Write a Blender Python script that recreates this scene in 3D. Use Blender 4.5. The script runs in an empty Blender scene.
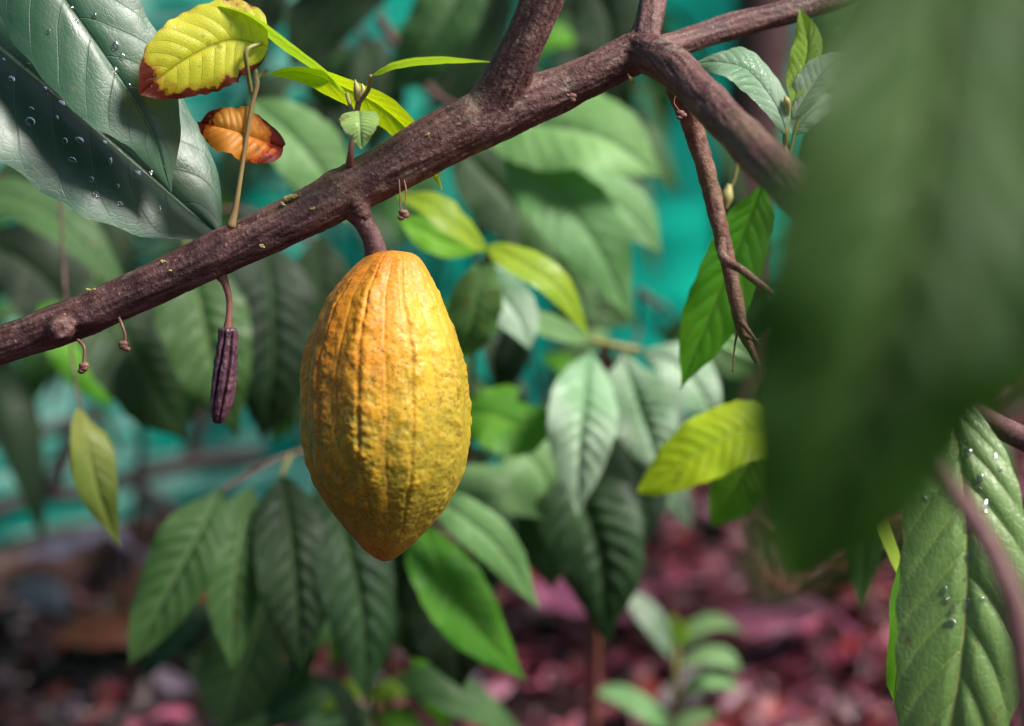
import bpy, math, random
import numpy as np
from mathutils import Vector, noise as mnoise
rng = np.random.default_rng(11)
random.seed(11)
scene = bpy.context.scene
COL = scene.collection

# ------------------------------------------------------------------ camera
CAM_H, PITCH, FOC, W, H = 0.95, math.radians(-13), 70.0, 1024, 726
cam = bpy.data.cameras.new('camera'); cam_o = bpy.data.objects.new('camera', cam); COL.objects.link(cam_o)
cam.lens = FOC; cam.sensor_width = 36; cam.clip_start = 0.02; cam.clip_end = 200
cam_o.location = (0, 0, CAM_H); cam_o.rotation_euler = (math.pi/2 + PITCH, 0, 0)
cam.dof.use_dof = True; cam.dof.focus_distance = 1.085; cam.dof.aperture_fstop = 3.4; cam.dof.aperture_blades = 0
scene.camera = cam_o
K = 36/FOC/W
CP, SP = math.cos(PITCH), math.sin(PITCH)
CAMP = np.array([0, 0, CAM_H])
FWD = np.array([0, CP, SP]); UP = np.array([0, -SP, CP]); RT = np.array([1.0, 0, 0])
def P(x, y, D):
    return CAMP + D*(FWD + (x-512)*K*RT - (y-363)*K*UP)
def toPix(p):
    q = np.asarray(p) - CAMP
    d = q@FWD
    return np.stack([512 + (q@RT)/d/K, 363 - (q@UP)/d/K, d], -1)
def nrm(a):
    return a/np.maximum(np.linalg.norm(a, axis=-1, keepdims=True), 1e-12)

# ------------------------------------------------------------------ numpy noise
_perm = rng.permutation(256); _perm = np.concatenate([_perm]*3)
_g = nrm(rng.normal(size=(256, 3)))
def pnoise(p):
    p = np.asarray(p, float); i = np.floor(p).astype(int); f = p - i; i &= 255
    u = f*f*f*(f*(f*6-15)+10); r = 0
    for dx in (0, 1):
        for dy in (0, 1):
            for dz in (0, 1):
                h = _perm[_perm[_perm[(i[..., 0]+dx) & 255] + ((i[..., 1]+dy) & 255)] + ((i[..., 2]+dz) & 255)] & 255
                d = (_g[h]*(f - np.array([dx, dy, dz]))).sum(-1)
                r = r + d*(u[..., 0] if dx else 1-u[..., 0])*(u[..., 1] if dy else 1-u[..., 1])*(u[..., 2] if dz else 1-u[..., 2])
    return r
def fbm(p, o=3):
    return sum(pnoise(np.asarray(p)*2**k + 7.3*k)/2**k for k in range(o))

# ------------------------------------------------------------------ objects
ORG = {}
def thing(name, label, cat, loc=(0, 0, 0), group=None, kind=None):
    o = bpy.data.objects.new(name, None); COL.objects.link(o)
    o.empty_display_size = 0.02; o.location = tuple(float(c) for c in loc); ORG[o] = np.array(o.location)
    o['label'] = label; o['category'] = cat
    if group: o['group'] = group
    if kind: o['kind'] = kind
    return o
def mesh_obj(name, V, F, mat, parent=None, uv=None, smooth=True, col=None, label=None, attrs=None):
    """ V in world coordinates """
    V = np.asarray(V, float)
    org = ORG[parent] if parent is not None else V.mean(0)
    me = bpy.data.meshes.new(name)
    me.from_pydata((V-org).tolist(), [], F if isinstance(F, list) else F.tolist())
    me.polygons.foreach_set('use_smooth', [smooth]*len(me.polygons))
    if uv is not None:
        l = me.uv_layers.new(name='UVMap')
        idx = np.empty(len(me.loops), int); me.loops.foreach_get('vertex_index', idx)
        l.data.foreach_set('uv', np.asarray(uv, float)[idx].ravel())
    if col is not None:
        a = me.color_attributes.new('tint', 'FLOAT_COLOR', 'POINT')
        a.data.foreach_set('color', np.concatenate([col, np.ones((len(col), 1))], 1).ravel())
    for k, v in (attrs or {}).items():
        a = me.attributes.new(k, 'FLOAT', 'POINT'); a.data.foreach_set('value', np.asarray(v, float))
    me.materials.append(mat); me.update()
    o = bpy.data.objects.new(name, me); COL.objects.link(o)
    if parent is not None: o.parent = parent
    else: o.location = tuple(org)
    ORG[o] = org
    if label: o['label'] = label
    return o
def tag(o, label, cat, group=None, kind=None):
    if kind: o['kind'] = kind
    if kind != 'structure':
        o['label'] = label; o['category'] = cat
    if group: o['group'] = group
    return o

def catmull(pts, n):
    pts = np.asarray(pts, float)
    if len(pts) == 2:
        t = np.linspace(0, 1, n)[:, None]; return pts[0]*(1-t)+pts[1]*t
    p = np.vstack([2*pts[0]-pts[1], pts, 2*pts[-1]-pts[-2]])
    s = np.linspace(0, len(pts)-1-1e-9, n); i = s.astype(int); t = (s-i)[:, None]
    a, b, c, d = p[i], p[i+1], p[i+2], p[i+3]
    return 0.5*((2*b) + (-a+c)*t + (2*a-5*b+4*c-d)*t*t + (-a+3*b-3*c+d)*t**3)
def frames(C):
    T = nrm(np.gradient(C, axis=0)); N = np.zeros_like(T)
    a = np.array([0, 0, 1.0]) if abs(T[0][2]) < .8 else np.array([1.0, 0, 0])
    n = nrm(a - T[0]*(a@T[0]))
    for i in range(len(T)):
        n = nrm(n - T[i]*(n@T[i])); N[i] = n
    return T, N, np.cross(T, N)
def tube_px(pts, radii, n=40, seg=12):
    """pts [(x,y,D)], radii px; rounded ends"""
    return tube([P(*p) for p in pts], [r*K*p[2] for r, p in zip(radii, pts)], n, seg)
def tube(pts, radii, n=40, seg=12, jit=0.0):
    C = catmull(pts, n); R = catmull(np.array(radii)[:, None], n)[:, 0]
    R = np.maximum(R, 1e-5)
    T, N, B = frames(C)
    C = np.vstack([C[0]-T[0]*R[0]*.6, C[0]-T[0]*R[0]*.4, C, C[-1]+T[-1]*R[-1]*.4, C[-1]+T[-1]*R[-1]*.6])
    R = np.concatenate([[R[0]*.3, R[0]*.8], R, [R[-1]*.8, R[-1]*.3]])
    N = np.vstack([N[:1], N[:1], N, N[-1:], N[-1:]]); B = np.vstack([B[:1], B[:1], B, B[-1:], B[-1:]])
    th = np.linspace(0, 2*np.pi, seg, endpoint=False)
    V = C[:, None] + R[:, None, None]*(np.cos(th)[None, :, None]*N[:, None] + np.sin(th)[None, :, None]*B[:, None])
    if jit:
        q = V.reshape(-1, 3); d = pnoise(q/ (R.mean()*2.2))
        V = V + (V-C[:, None])*(d.reshape(V.shape[:2])[..., None]*jit)
    m = len(C); F = []
    for i in range(m-1):
        for j in range(seg):
            k = (j+1) % seg; F.append([i*seg+j, i*seg+k, (i+1)*seg+k, (i+1)*seg+j])
    F.append(list(range(seg))[::-1]); F.append([(m-1)*seg+j for j in range(seg)])
    return V.reshape(-1, 3), F
def join(parts):
    V, F, o = [], [], 0
    for v, f in parts:
        V.append(v); F += [[i+o for i in q] for q in f]; o += len(v)
    return np.vstack(V), F

# ------------------------------------------------------------------ materials
class NT:
    def __init__(s, name):
        s.m = bpy.data.materials.new(name); s.m.use_nodes = True; s.t = s.m.node_tree
        s.t.nodes.clear(); s.out = s.t.nodes.new('ShaderNodeOutputMaterial')
    def put(s, sock, v):
        if isinstance(v, bpy.types.NodeSocket): s.t.links.new(v, sock)
        elif v is not None:
            if hasattr(sock, 'default_value'):
                try: sock.default_value = v
                except Exception: sock.default_value = (*v, 1)
    def n(s, typ, ins=None, out=0, **kw):
        nd = s.t.nodes.new('ShaderNode'+typ)
        for k, v in kw.items(): setattr(nd, k, v)
        for k, v in (ins or {}).items(): s.put(nd.inputs[k], v)
        return nd.outputs[out]
    def math(s, op, a, b=0.0, c=0.0): return s.n('Math', {0: a, 1: b, 2: c}, operation=op)
    def mr(s, v, a, b, c=0.0, d=1.0, smooth=False):
        return s.n('MapRange', {'Value': v, 'From Min': a, 'From Max': b, 'To Min': c, 'To Max': d}, interpolation_type='SMOOTHSTEP' if smooth else 'LINEAR')
    def mix(s, f, a, b, bt='MIX'):
        nd = s.t.nodes.new('ShaderNodeMix'); nd.data_type = 'RGBA'; nd.blend_type = bt
        s.put(nd.inputs[0], f); s.put(nd.inputs[6], a); s.put(nd.inputs[7], b); return nd.outputs[2]
    def noise(s, vec, scale, detail=3, rough=.55, out=0):
        return s.n('TexNoise', {'Vector': vec, 'Scale': scale, 'Detail': detail, 'Roughness': rough}, out)
    def bump(s, h, strength=.5, dist=.001, normal=None):
        ins = {'Height': h, 'Strength': strength, 'Distance': dist}
        if normal is not None: ins['Normal'] = normal
        return s.n('Bump', ins)
    def surf(s, sh): s.t.links.new(sh, s.out.inputs[0]); return s.m
def c3(*a): return (*a, 1.0)

VK, VA = 11.0, 0.17
def leaf_mat(name, base, base2, vein, trans, rough=.38, tw=.35, spec=.5, burnt=0, burnt_cols=None, vein_w=1.0, coat=0.0, fine=1.0, ends=False):
    s = NT(name)
    uv = s.n('UVMap'); sx = s.n('SeparateXYZ', {0: uv}, 0); sy = s.n('SeparateXYZ', {0: uv}, 1)
    v = s.math('MULTIPLY_ADD', sy, 2.0, -1.0); av = s.math('ABSOLUTE', v)
    side = s.math('GREATER_THAN', v, 0.0)
    obj = s.n('TexCoord', out=3)
    wob = s.noise(obj, 40, 1); wob = s.math('MULTIPLY_ADD', wob, .16, -.08)
    ph = s.math('MULTIPLY', s.math('SUBTRACT', sx, s.math('MULTIPLY', s.math('POWER', av, 1.25), VA)), VK)
    ph = s.math('FRACT', s.math('ADD', s.math('ADD', ph, wob), s.math('MULTIPLY_ADD', side, .5, 20.0)))
    dl = s.math('SUBTRACT', .5, s.math('ABSOLUTE', s.math('SUBTRACT', ph, .5)))
    latw = s.mr(dl, .07*vein_w, .0, 0, 1, True)
    lat = s.math('MULTIPLY', latw, s.mr(av, .97, .6, 0, .55))
    mid = s.mr(av, .055*max(vein_w, .7), .018*max(vein_w, .7), 0, 1, True)
    ve = s.math('MAXIMUM', lat, mid)
    vec = s.n('CombineXYZ', {0: s.math('MULTIPLY', sx, 52.0), 1: s.math('MULTIPLY', sy, 24.0), 2: 0.0})
    vor = s.n('TexVoronoi', {'Vector': vec, 'Scale': 1.0}, feature='DISTANCE_TO_EDGE')
    fv = s.mr(vor, .0, .12, 0, 1)
    rnd = s.n('ObjectInfo', out=5)
    n1 = s.noise(obj, 22, 3)
    c = s.mix(s.mr(n1, .35, .65), base, base2)
    c = s.mix(s.math('MULTIPLY', s.math('SUBTRACT', 1.0, fv), .22*fine), c, vein)
    c = s.mix(s.math('MULTIPLY', ve, .75), c, vein)
    if burnt:
        if ends:
            e = s.mr(s.math('ABSOLUTE', s.math('MULTIPLY_ADD', sx, 2.0, -1.1)), .25, 1.0, 0, 1.1)
            e = s.math('ADD', e, s.mr(av, .6, 1, 0, .25))
        else:
            e = s.math('MAXIMUM', s.math('SUBTRACT', s.mr(av, .5, 1.0), s.math('MULTIPLY', side, .55)), s.mr(sx, .74, 1.0, 0, 1.05))
        e = s.math('ADD', e, s.math('MULTIPLY_ADD', s.noise(obj, 62, 4, .55), 2.2, -1.2+burnt-1))
        bm = s.mr(e, .38, .52, 0, 1, True); rim = s.mr(e, .1, .46, 0, 1, True)
        c = s.mix(rim, c, burnt_cols[0]); c = s.mix(bm, c, burnt_cols[1])
    hs = s.t.nodes.new('ShaderNodeHueSaturation'); s.put(hs.inputs['Color'], c)
    s.put(hs.inputs['Value'], s.mr(rnd, 0, 1, .75, 1.3)); s.put(hs.inputs['Hue'], s.mr(s.math('FRACT', s.math('MULTIPLY', rnd, 7.31)), 0, 1, .488, .512))
    c = hs.outputs[0]
    spots = s.noise(obj, 160, 2)
    c = s.mix(s.mr(spots, .68, .74, 0, .5), c, (.12, .09, .03, 1)); c = s.mix(s.mr(s.noise(obj, 38, 4, .65), .67, .71, 0, .7), c, (.14, .08, .02, 1))
    h = s.math('ADD', s.math('MULTIPLY', ve, -.8), s.math('MULTIPLY', fv, .35*fine))
    h = s.math('ADD', h, s.math('MULTIPLY', n1, .8))
    nb = s.bump(h, .55, .0012)
    ro = s.mr(s.noise(obj, 60, 3), .3, .7, rough-.08, rough+.12)
    pr = s.n('BsdfPrincipled', {'Base Color': c, 'Roughness': ro, 'Specular IOR Level': spec, 'Normal': nb, 'Coat Weight': coat, 'Coat Roughness': .25})
    tc = s.mix(.5, trans, s.mix(1.0, c, trans, 'MULTIPLY')); tc = s.mix(s.math('MULTIPLY', ve, .45), trans, (trans[0]*.3, trans[1]*.3, trans[2]*.3, 1))
    if burnt: tc = s.mix(bm, tc, (.1, .015, .003, 1))
    tr = s.n('BsdfTranslucent', {'Color': tc, 'Normal': nb})
    return s.surf(s.n('MixShader', {0: tw, 1: pr, 2: tr}))
M = {}
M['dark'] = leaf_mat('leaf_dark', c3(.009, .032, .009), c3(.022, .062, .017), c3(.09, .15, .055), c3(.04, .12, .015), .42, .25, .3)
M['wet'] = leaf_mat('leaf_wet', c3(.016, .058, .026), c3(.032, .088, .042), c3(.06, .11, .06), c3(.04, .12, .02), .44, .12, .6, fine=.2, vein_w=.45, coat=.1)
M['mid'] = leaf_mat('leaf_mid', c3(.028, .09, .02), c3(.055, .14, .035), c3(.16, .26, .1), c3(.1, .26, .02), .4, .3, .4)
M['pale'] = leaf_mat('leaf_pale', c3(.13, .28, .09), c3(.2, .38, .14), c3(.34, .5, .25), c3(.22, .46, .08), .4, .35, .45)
M['sky_sheen'] = leaf_mat('leaf_sky_sheen', c3(.18, .36, .18), c3(.48, .62, .46), c3(.12, .26, .12), c3(.25, .45, .2), .36, .28, .6)  # whitish sky reflection partly put into the lighter base colour
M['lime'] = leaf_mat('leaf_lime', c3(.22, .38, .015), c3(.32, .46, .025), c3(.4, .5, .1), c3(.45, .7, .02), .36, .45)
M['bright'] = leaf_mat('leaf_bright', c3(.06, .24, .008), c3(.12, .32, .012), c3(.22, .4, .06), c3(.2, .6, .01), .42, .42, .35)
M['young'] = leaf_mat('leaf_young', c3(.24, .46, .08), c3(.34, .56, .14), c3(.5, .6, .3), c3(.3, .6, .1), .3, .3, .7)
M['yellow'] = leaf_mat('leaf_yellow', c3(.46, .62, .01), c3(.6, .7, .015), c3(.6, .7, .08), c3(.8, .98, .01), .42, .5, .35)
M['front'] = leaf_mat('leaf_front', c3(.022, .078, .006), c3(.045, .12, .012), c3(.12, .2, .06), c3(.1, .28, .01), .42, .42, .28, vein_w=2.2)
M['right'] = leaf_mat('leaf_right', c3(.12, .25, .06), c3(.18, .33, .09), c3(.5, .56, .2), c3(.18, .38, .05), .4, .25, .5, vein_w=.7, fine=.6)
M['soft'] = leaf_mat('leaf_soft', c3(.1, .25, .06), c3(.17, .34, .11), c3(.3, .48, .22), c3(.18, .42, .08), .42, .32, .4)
M['deep'] = leaf_mat('leaf_gap_shade', c3(.005, .018, .006), c3(.014, .036, .012), c3(.05, .09, .035), c3(.02, .07, .01), .45, .15, .25)  # near-black green; shade of the gaps between leaves put into the colour
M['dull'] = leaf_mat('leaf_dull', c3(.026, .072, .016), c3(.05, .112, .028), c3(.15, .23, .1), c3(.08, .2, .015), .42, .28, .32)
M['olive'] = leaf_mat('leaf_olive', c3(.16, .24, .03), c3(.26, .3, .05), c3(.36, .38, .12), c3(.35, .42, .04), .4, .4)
M['burnt'] = leaf_mat('leaf_burnt', c3(.7, .66, .03), c3(.78, .72, .06), c3(.42, .36, .03), c3(.9, .85, .05), .4, .5, burnt=1.0, burnt_cols=(c3(.55, .26, .02), c3(.16, .018, .006)), vein_w=.6, fine=.3)
M['orange'] = leaf_mat('leaf_orange', c3(1, .3, .015), c3(1, .52, .1), c3(.8, .25, .03), c3(1, .5, .03), .4, .55, burnt=.86, ends=True, burnt_cols=(c3(.8, .1, .008), c3(.3, .03, .008)), vein_w=.6, fine=.3)
M['dead'] = leaf_mat('leaf_dead', c3(.05, .01, .004), c3(.11, .018, .007), c3(.08, .02, .012), c3(.1, .02, .01), .55, .08, .3)

def bark_mat(name, a, b, cc, bs=1.0):
    s = NT(name); obj = s.n('TexCoord', out=3)
    at = s.n('Attribute', {}, 2, attribute_name='bark')
    n1 = s.noise(obj, 70, 5, .65); n2 = s.noise(obj, 420, 4, .6); n3 = s.noise(obj, 18, 2)
    c = s.mix(s.mr(n1, .35, .65), a, b); c = s.mix(s.mr(s.noise(obj, 150, 3, .7), .55, .7, 0, .45), c, cc)
    c = s.mix(s.mr(at, -.3, .9, .0, .8), c, cc)
    c = s.mix(s.mr(n3, .55, .7, 0, .3), c, (.16, .14, .06, 1))
    c = s.mix(s.mr(n2, .6, .68, 0, .6), c, (.34, .25, .2, 1)); c = s.mix(s.mr(s.noise(obj, 32, 5, .7), .6, .66, 0, .5), c, (.27, .22, .16, 1)); c = s.mix(s.mr(s.noise(obj, 48, 4, .7), .36, .3, 0, .6), c, (.02, .008, .008, 1))
    nb = s.bump(s.math('ADD', n2, s.math('MULTIPLY', n1, 1.5)), .8*bs, .0014)
    return s.surf(s.n('BsdfPrincipled', {'Base Color': c, 'Roughness': s.mr(n1, .3, .7, .5, .75), 'Normal': nb, 'Specular IOR Level': .45}))
M['bark'] = bark_mat('bark', c3(.046, .016, .016), c3(.1, .038, .034), c3(.23, .12, .105), .9)
M['bark_purple'] = bark_mat('bark_purple', c3(.08, .028, .03), c3(.13, .05, .05), c3(.2, .1, .1), .5)
M['twig'] = bark_mat('twig_bark', c3(.08, .03, .02), c3(.16, .065, .04), c3(.26, .13, .09), .9)
def plain(name, a, b, rough=.5, scale=60, spec=.5, bs=.3, tw=0, **k):
    s = NT(name); obj = s.n('TexCoord', out=3); n1 = s.noise(obj, scale, 4)
    c = s.mix(s.mr(n1, .35, .65), a, b)
    pr = s.n('BsdfPrincipled', {'Base Color': c, 'Roughness': rough, 'Specular IOR Level': spec, 'Normal': s.bump(n1, bs, .001), **k})
    if tw: pr = s.n('MixShader', {0: tw, 1: pr, 2: s.n('BsdfTranslucent', {'Color': c})})
    return s.surf(pr)
M['stem'] = plain('green_stem', c3(.16, .15, .04), c3(.26, .24, .07), .45, 90)
M['stem_red'] = plain('red_stem', c3(.2, .07, .05), c3(.3, .12, .08), .5, 120)
M['stem_grad'] = plain('reddish_green_stem', c3(.16, .08, .035), c3(.26, .2, .07), .5, 30)
M['stem_dry'] = plain('dry_stem', c3(.13, .05, .04), c3(.22, .1, .07), .6, 160)
M['pale_bud'] = plain('pale_bud', c3(.3, .26, .08), c3(.42, .36, .14), .5, 120)
M['lichen'] = plain('lichen', c3(.3, .26, .06), c3(.45, .42, .18), .9, 300, bs=1)
M['moss'] = plain('moss', c3(.3, .26, .12), c3(.5, .46, .3), .9, 300, bs=1)
M['trunk'] = bark_mat('trunk_bark', c3(.035, .012, .012), c3(.07, .022, .024), c3(.1, .045, .045), .8)
M['water'] = NT('water').m
def _water():
    s = NT('droplet_water'); return s.surf(s.n('BsdfPrincipled', {'Base Color': (1, 1, 1, 1), 'Roughness': 0.0, 'IOR': 1.33, 'Transmission Weight': 1.0}))
def _drop():
    s = NT('rain_water')
    a = s.n('BsdfPrincipled', {'Base Color': (1, 1, 1, 1), 'Roughness': 0.02, 'IOR': 1.33, 'Transmission Weight': 1.0})
    g = s.n('BsdfGlossy', {'Color': (1, 1, 1, 1), 'Roughness': .06}); t = s.n('BsdfTransparent', {})
    fr = s.n('LayerWeight', {'Blend': .35}, 0)
    return s.surf(s.n('MixShader', {0: .6, 1: a, 2: s.n('MixShader', {0: s.math('MULTIPLY_ADD', fr, .5, .06), 1: t, 2: g})}))
M['water'] = _drop()

# ------------------------------------------------------------------ leaf geometry
PU = np.array([0, .02, .06, .13, .22, .33, .46, .58, .7, .8, .88, .94, .975, 1.0])
PW = np.array([.03, .09, .28, .54, .77, .93, 1.0, .96, .82, .61, .36, .15, .055, .012])
def profile(u, kind='long'):
    if kind == 'heart':
        a = np.array([0, .03, .1, .25, .4, .6, .8, .92, 1]); b = np.array([.15, .6, .92, 1, .96, .75, .42, .2, .02])
    elif kind == 'wide':
        a = np.array([0, .05, .2, .4, .6, .78, .9, .96, 1]); b = np.array([.08, .35, .78, .98, 1, .86, .58, .3, .02])
    elif kind == 'oval':
        a = np.array([0, .03, .1, .25, .45, .65, .8, .92, 1]); b = np.array([.1, .42, .75, .97, 1, .92, .72, .42, .03])
    else: a, b = PU, PW
    f = np.interp(np.linspace(0, 1, 400), a, b); k = np.ones(17)/17
    g = np.convolve(np.pad(f, 8, mode='edge'), k, 'valid'); g[:2] = f[:2]; g[-2:] = f[-2:]
    return np.interp(u, np.linspace(0, 1, 400), g)
LEAVES = {}
def leaf_geo(C, halfw, roll0, roll1, fold, cup, wave, quilt, seed, kind, nu=64, nv=28, S0=None):
    u = np.linspace(0, 1, nu); v = np.linspace(-1, 1, nv+1)
    T = nrm(np.gradient(C, axis=0))
    L = np.linalg.norm(np.diff(C, axis=0), axis=1).sum()
    if S0 is None:
        view = nrm(CAMP - C); S = nrm(np.cross(T, view))
    else: S = nrm(S0 - T*(T@S0)[:, None])
    N = np.cross(S, T)                      # towards the camera at roll 0
    r = np.radians(np.linspace(roll0, roll1, nu))[:, None]
    S, N = S*np.cos(r)+N*np.sin(r), N*np.cos(r)-S*np.sin(r)
    rs = np.random.default_rng(seed)
    w = (halfw*profile(u**(rs.uniform(.82, 1.22) if kind == 'long' else 1), kind))[:, None]
    V = v[None, :]; av = np.abs(V)
    side = (V > 0)*.5
    ph = ((u[:, None]-VA*av**1.25)*VK + side) % 1.0
    edge = 1 + .05*pnoise(np.stack([u[:, None]*9+V*0+seed, (V > 0)*7.0+u[:, None]*0, u[:, None]*0+V*0+.5], -1))*(av > .3)*av + .018*np.sin(u[:, None]*VK*2*np.pi + (V > 0)*np.pi)*(av > .9)
    q = quilt*halfw*(np.sin(np.pi*ph)**.7)*np.clip(w/halfw, 0, 1)*(1-av**3)*np.minimum(1, av*5)
    rs = np.random.default_rng(seed); k1, k2, p1, p2 = rs.uniform(1.3, 2.4), rs.uniform(3, 5), *rs.uniform(0, 6.28, 2)
    wv = wave*halfw*(np.sin(u[:, None]*2*np.pi*k1+p1+(V > 0)*1.7)*.7+np.sin(u[:, None]*2*np.pi*k2+p2+(V > 0)*2.1)*.3)*av**2
    groove = -.03*halfw*np.exp(-(av/.06)**2)
    nn = fold*av*w + cup*av**2*w + q + wv + groove
    X = C[:, None] + S[:, None]*(V*w*edge*math.sqrt(max(.2, 1-(fold*.8)**2)))[..., None] + N[:, None]*nn[..., None]
    F = []
    m = nv+1
    for i in range(nu-1):
        for j in range(nv):
            F.append([i*m+j, i*m+j+1, (i+1)*m+j+1, (i+1)*m+j])
    UV = np.stack([np.broadcast_to(u[:, None], (nu, m)), np.broadcast_to(V*.5+.5, (nu, m))], -1).reshape(-1, 2)
    Nn = np.broadcast_to(N[:, None], X.shape).reshape(-1, 3)
    return X.reshape(-1, 3), F, UV, Nn
_seed = [0]
def leaf(parent, pts, width, mat='mid', roll=0, roll1=None, fold=.22, cup=-.12, wave=.10, quilt=.05, kind='long', name='leaf', label=None, nu=64, nv=28, petiole=None):
    _seed[0] += 1
    C = catmull([P(*p) for p in pts], nu)
    Dm = np.mean([p[2] for p in pts])
    X, F, UV, N = leaf_geo(C, width*.5*K*Dm, roll, roll if roll1 is None else roll1, fold, cup, wave, quilt, _seed[0], kind, nu, nv)
    o = mesh_obj(name, X, F, M[mat], parent, uv=UV, label=label)
    LEAVES[o.name] = (X, N)
    return o
def leaf3(parent, C, width, mat, S0, roll=0, fold=.22, cup=-.12, wave=.12, quilt=.05, nu=34, nv=14, name='leaf', label=None, kind='long'):
    """leaf given in world metres"""
    _seed[0] += 1
    X, F, UV, N = leaf_geo(catmull(C, nu), width*.5, roll, roll, fold, cup, wave, quilt, _seed[0], kind, nu, nv, S0=np.asarray(S0, float))
    return mesh_obj(name, X, F, M[mat], parent, uv=UV, label=label)
def stem(parent, pts, r, mat='stem', name='stem', n=24, seg=10, label=None, rough=0.0):
    V, F = tube_px(pts, r, n, seg)
    if rough:
        c = np.repeat(V.reshape(-1, seg, 3).mean(1), seg, 0)
        V = V + (V-c)*(fbm(V*[420, 420, 90], 3)*rough + pnoise(V*[60, 60, 45])*rough*.8)[:, None]
    return mesh_obj(name, V, F, M[mat], parent, label=label, attrs={'bark': np.clip(pnoise(V*[300, 300, 80])*1.3, -1, 1)})

# ================================================================== THE TREE WITH THE POD
ground0 = P(-420, 480, 1.1)
tree = thing('cacao_tree', 'cacao tree branch with purple brown bark crossing the picture above the yellow pod', 'tree', (float(ground0[0]), float(ground0[1]), 0))
def br(pts, rad, n=90, seg=20):
    return [P(*p) for p in pts], [r*K*p[2] for r, p in zip(rad, pts)], n
paths = [
 br([(-420, 470, 1.12), (-250, 425, 1.12), (-120, 385, 1.12), (0, 345, 1.11), (60, 324, 1.105), (110, 304, 1.10), (200, 262, 1.09), (300, 216, 1.085), (400, 163, 1.085), (480, 120, 1.085), (560, 89, 1.09), (625, 58, 1.09), (650, 46, 1.09)],
    [34, 28, 22, 19.5, 21.5, 21, 22, 24, 26.5, 29, 23, 21, 22], 260),
 br([(478, 122, 1.085), (500, 92, 1.08), (522, 45, 1.07), (550, -20, 1.06), (600, -160, 1.04)], [24, 25, 21, 21, 20], 90),
 br([(640, 52, 1.09), (648, 25, 1.09), (657, -15, 1.10), (690, -140, 1.12)], [17, 14.5, 13.5, 13], 70),
 br([(640, 50, 1.09), (672, 66, 1.06), (705, 98, 1.02), (745, 140, .97), (785, 180, .92), (860, 262, .84), (960, 380, .74)], [21, 21, 20, 21, 23, 25, 27], 130),
 br([(640, 52, 1.10), (672, 46, 1.13), (720, 30, 1.15), (780, 14, 1.16), (850, -8, 1.17), (960, -60, 1.2)], [13, 13, 13, 13, 12.5, 12], 90),
]
V, F = join([tube(a, b, n, 24) for a, b, n in paths] + [tube([ground0*[1, 1, 0]+[0, 0, -.05], ground0*[1, 1, 0]+[.01, 0, .35], ground0, ground0+[.0, .03, .5], ground0+[-.05, .05, 1.0]], [.045, .036, .032, .028, .022], 60, 24)]
 + [tube_px([(60, 328, 1.10), (61, 329, 1.084)], [15, 11], 8, 16)]      # pruning scar knot

 + [tube_px([(355, 200, 1.08), (358, 208, 1.08), (365, 218, 1.08)], [17, 13, 8], 10, 16)])
me = bpy.data.meshes.new('tmp'); me.from_pydata(V.tolist(), [], F); tmp = bpy.data.objects.new('tmp', me); COL.objects.link(tmp)
rm = tmp.modifiers.new('r', 'REMESH'); rm.mode = 'VOXEL'; rm.voxel_size = .0012
sm = tmp.modifiers.new('s', 'SMOOTH'); sm.iterations = 6; sm.factor = .5
me2 = bpy.data.meshes.new_from_object(tmp.evaluated_get(bpy.context.evaluated_depsgraph_get()))
bpy.data.objects.remove(tmp)
n = len(me2.vertices); V = np.empty(n*3); me2.vertices.foreach_get('co', V); V = V.reshape(-1, 3)
Nn = np.empty(n*3); me2.vertex_normals.foreach_get('vector', Nn); Nn = Nn.reshape(-1, 3)
# bark runs along the branch: noise in (offset from the axis, shortened length) space
cl = []; fr_ = []; ss = []
for kk, (a, b, m) in enumerate(paths):
    c = catmull(a, m*2); T_, N_, B_ = frames(c); cl.append(c); fr_.append(np.stack([T_, N_, B_], 1))
    ss.append(np.concatenate([[0], np.cumsum(np.linalg.norm(np.diff(c, axis=0), axis=1))])+kk*.37)
cl = np.vstack(cl); fr_ = np.vstack(fr_); ss = np.concatenate(ss); bi = np.empty(n, int)
for i in range(0, n, 4000):
    bi[i:i+4000] = ((V[i:i+4000, None]-cl[None])**2).sum(-1).argmin(1)
lo = np.einsum('nij,nj->ni', fr_[bi], V-cl[bi]); al = (ss[bi]+lo[:, 0])[:, None]
Q = np.stack([al[:, 0]*.11, lo[:, 1], lo[:, 2]], -1)
h = fbm(Q*330, 3)*1.0 + pnoise(V*650)*.22 + pnoise(V*60)*.4
crack = -np.clip(.12-np.abs(pnoise(Q*210+5)), 0, 1)*5*np.clip(.6+pnoise(V*50)*1.5, 0, 1)
ring = -np.clip(.05-np.abs(pnoise(np.hstack([al*70, al*0, al*0])+3.3)), 0, 1)*6
disp = (h*.00095 + pnoise(V*38)*.0012 + crack*.0014 + ring*.0005)
for (x, y, D, r, hh) in [(575, 97, 1.07, 5, 1.5), (478, 118, 1.058, 7, -1.4), (470, 108, 1.06, 8, 1.8), (470, 140, 1.06, 6, 1.2), (61, 329, 1.078, 5, -3.0), (55, 330, 1.085, 14, 1.0), (712, 32, 1.13, 6, 1.6), (627, 72, 1.07, 7, 2.0), (160, 268, 1.07, 6, 1.2), (300, 190, 1.07, 7, 1.5), (260, 246, 1.06, 8, -1.0), (505, 145, 1.07, 8, 1.5), (428, 140, 1.06, 7, 1.0), (545, 75, 1.07, 7, 1.2), (680, 78, 1.04, 6, 1.5), (756, 150, .94, 7, 1.3), (330, 178, 1.08, 6, 1.3), (215, 283, 1.08, 6, 1.4)]:
    d2 = ((V-P(x, y, D))**2).sum(-1); rr = r*K*D*2
    disp += hh*.0010*np.exp(-d2/(rr*.5)**2/2*.8)
V2 = V + Nn*disp[:, None]
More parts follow.
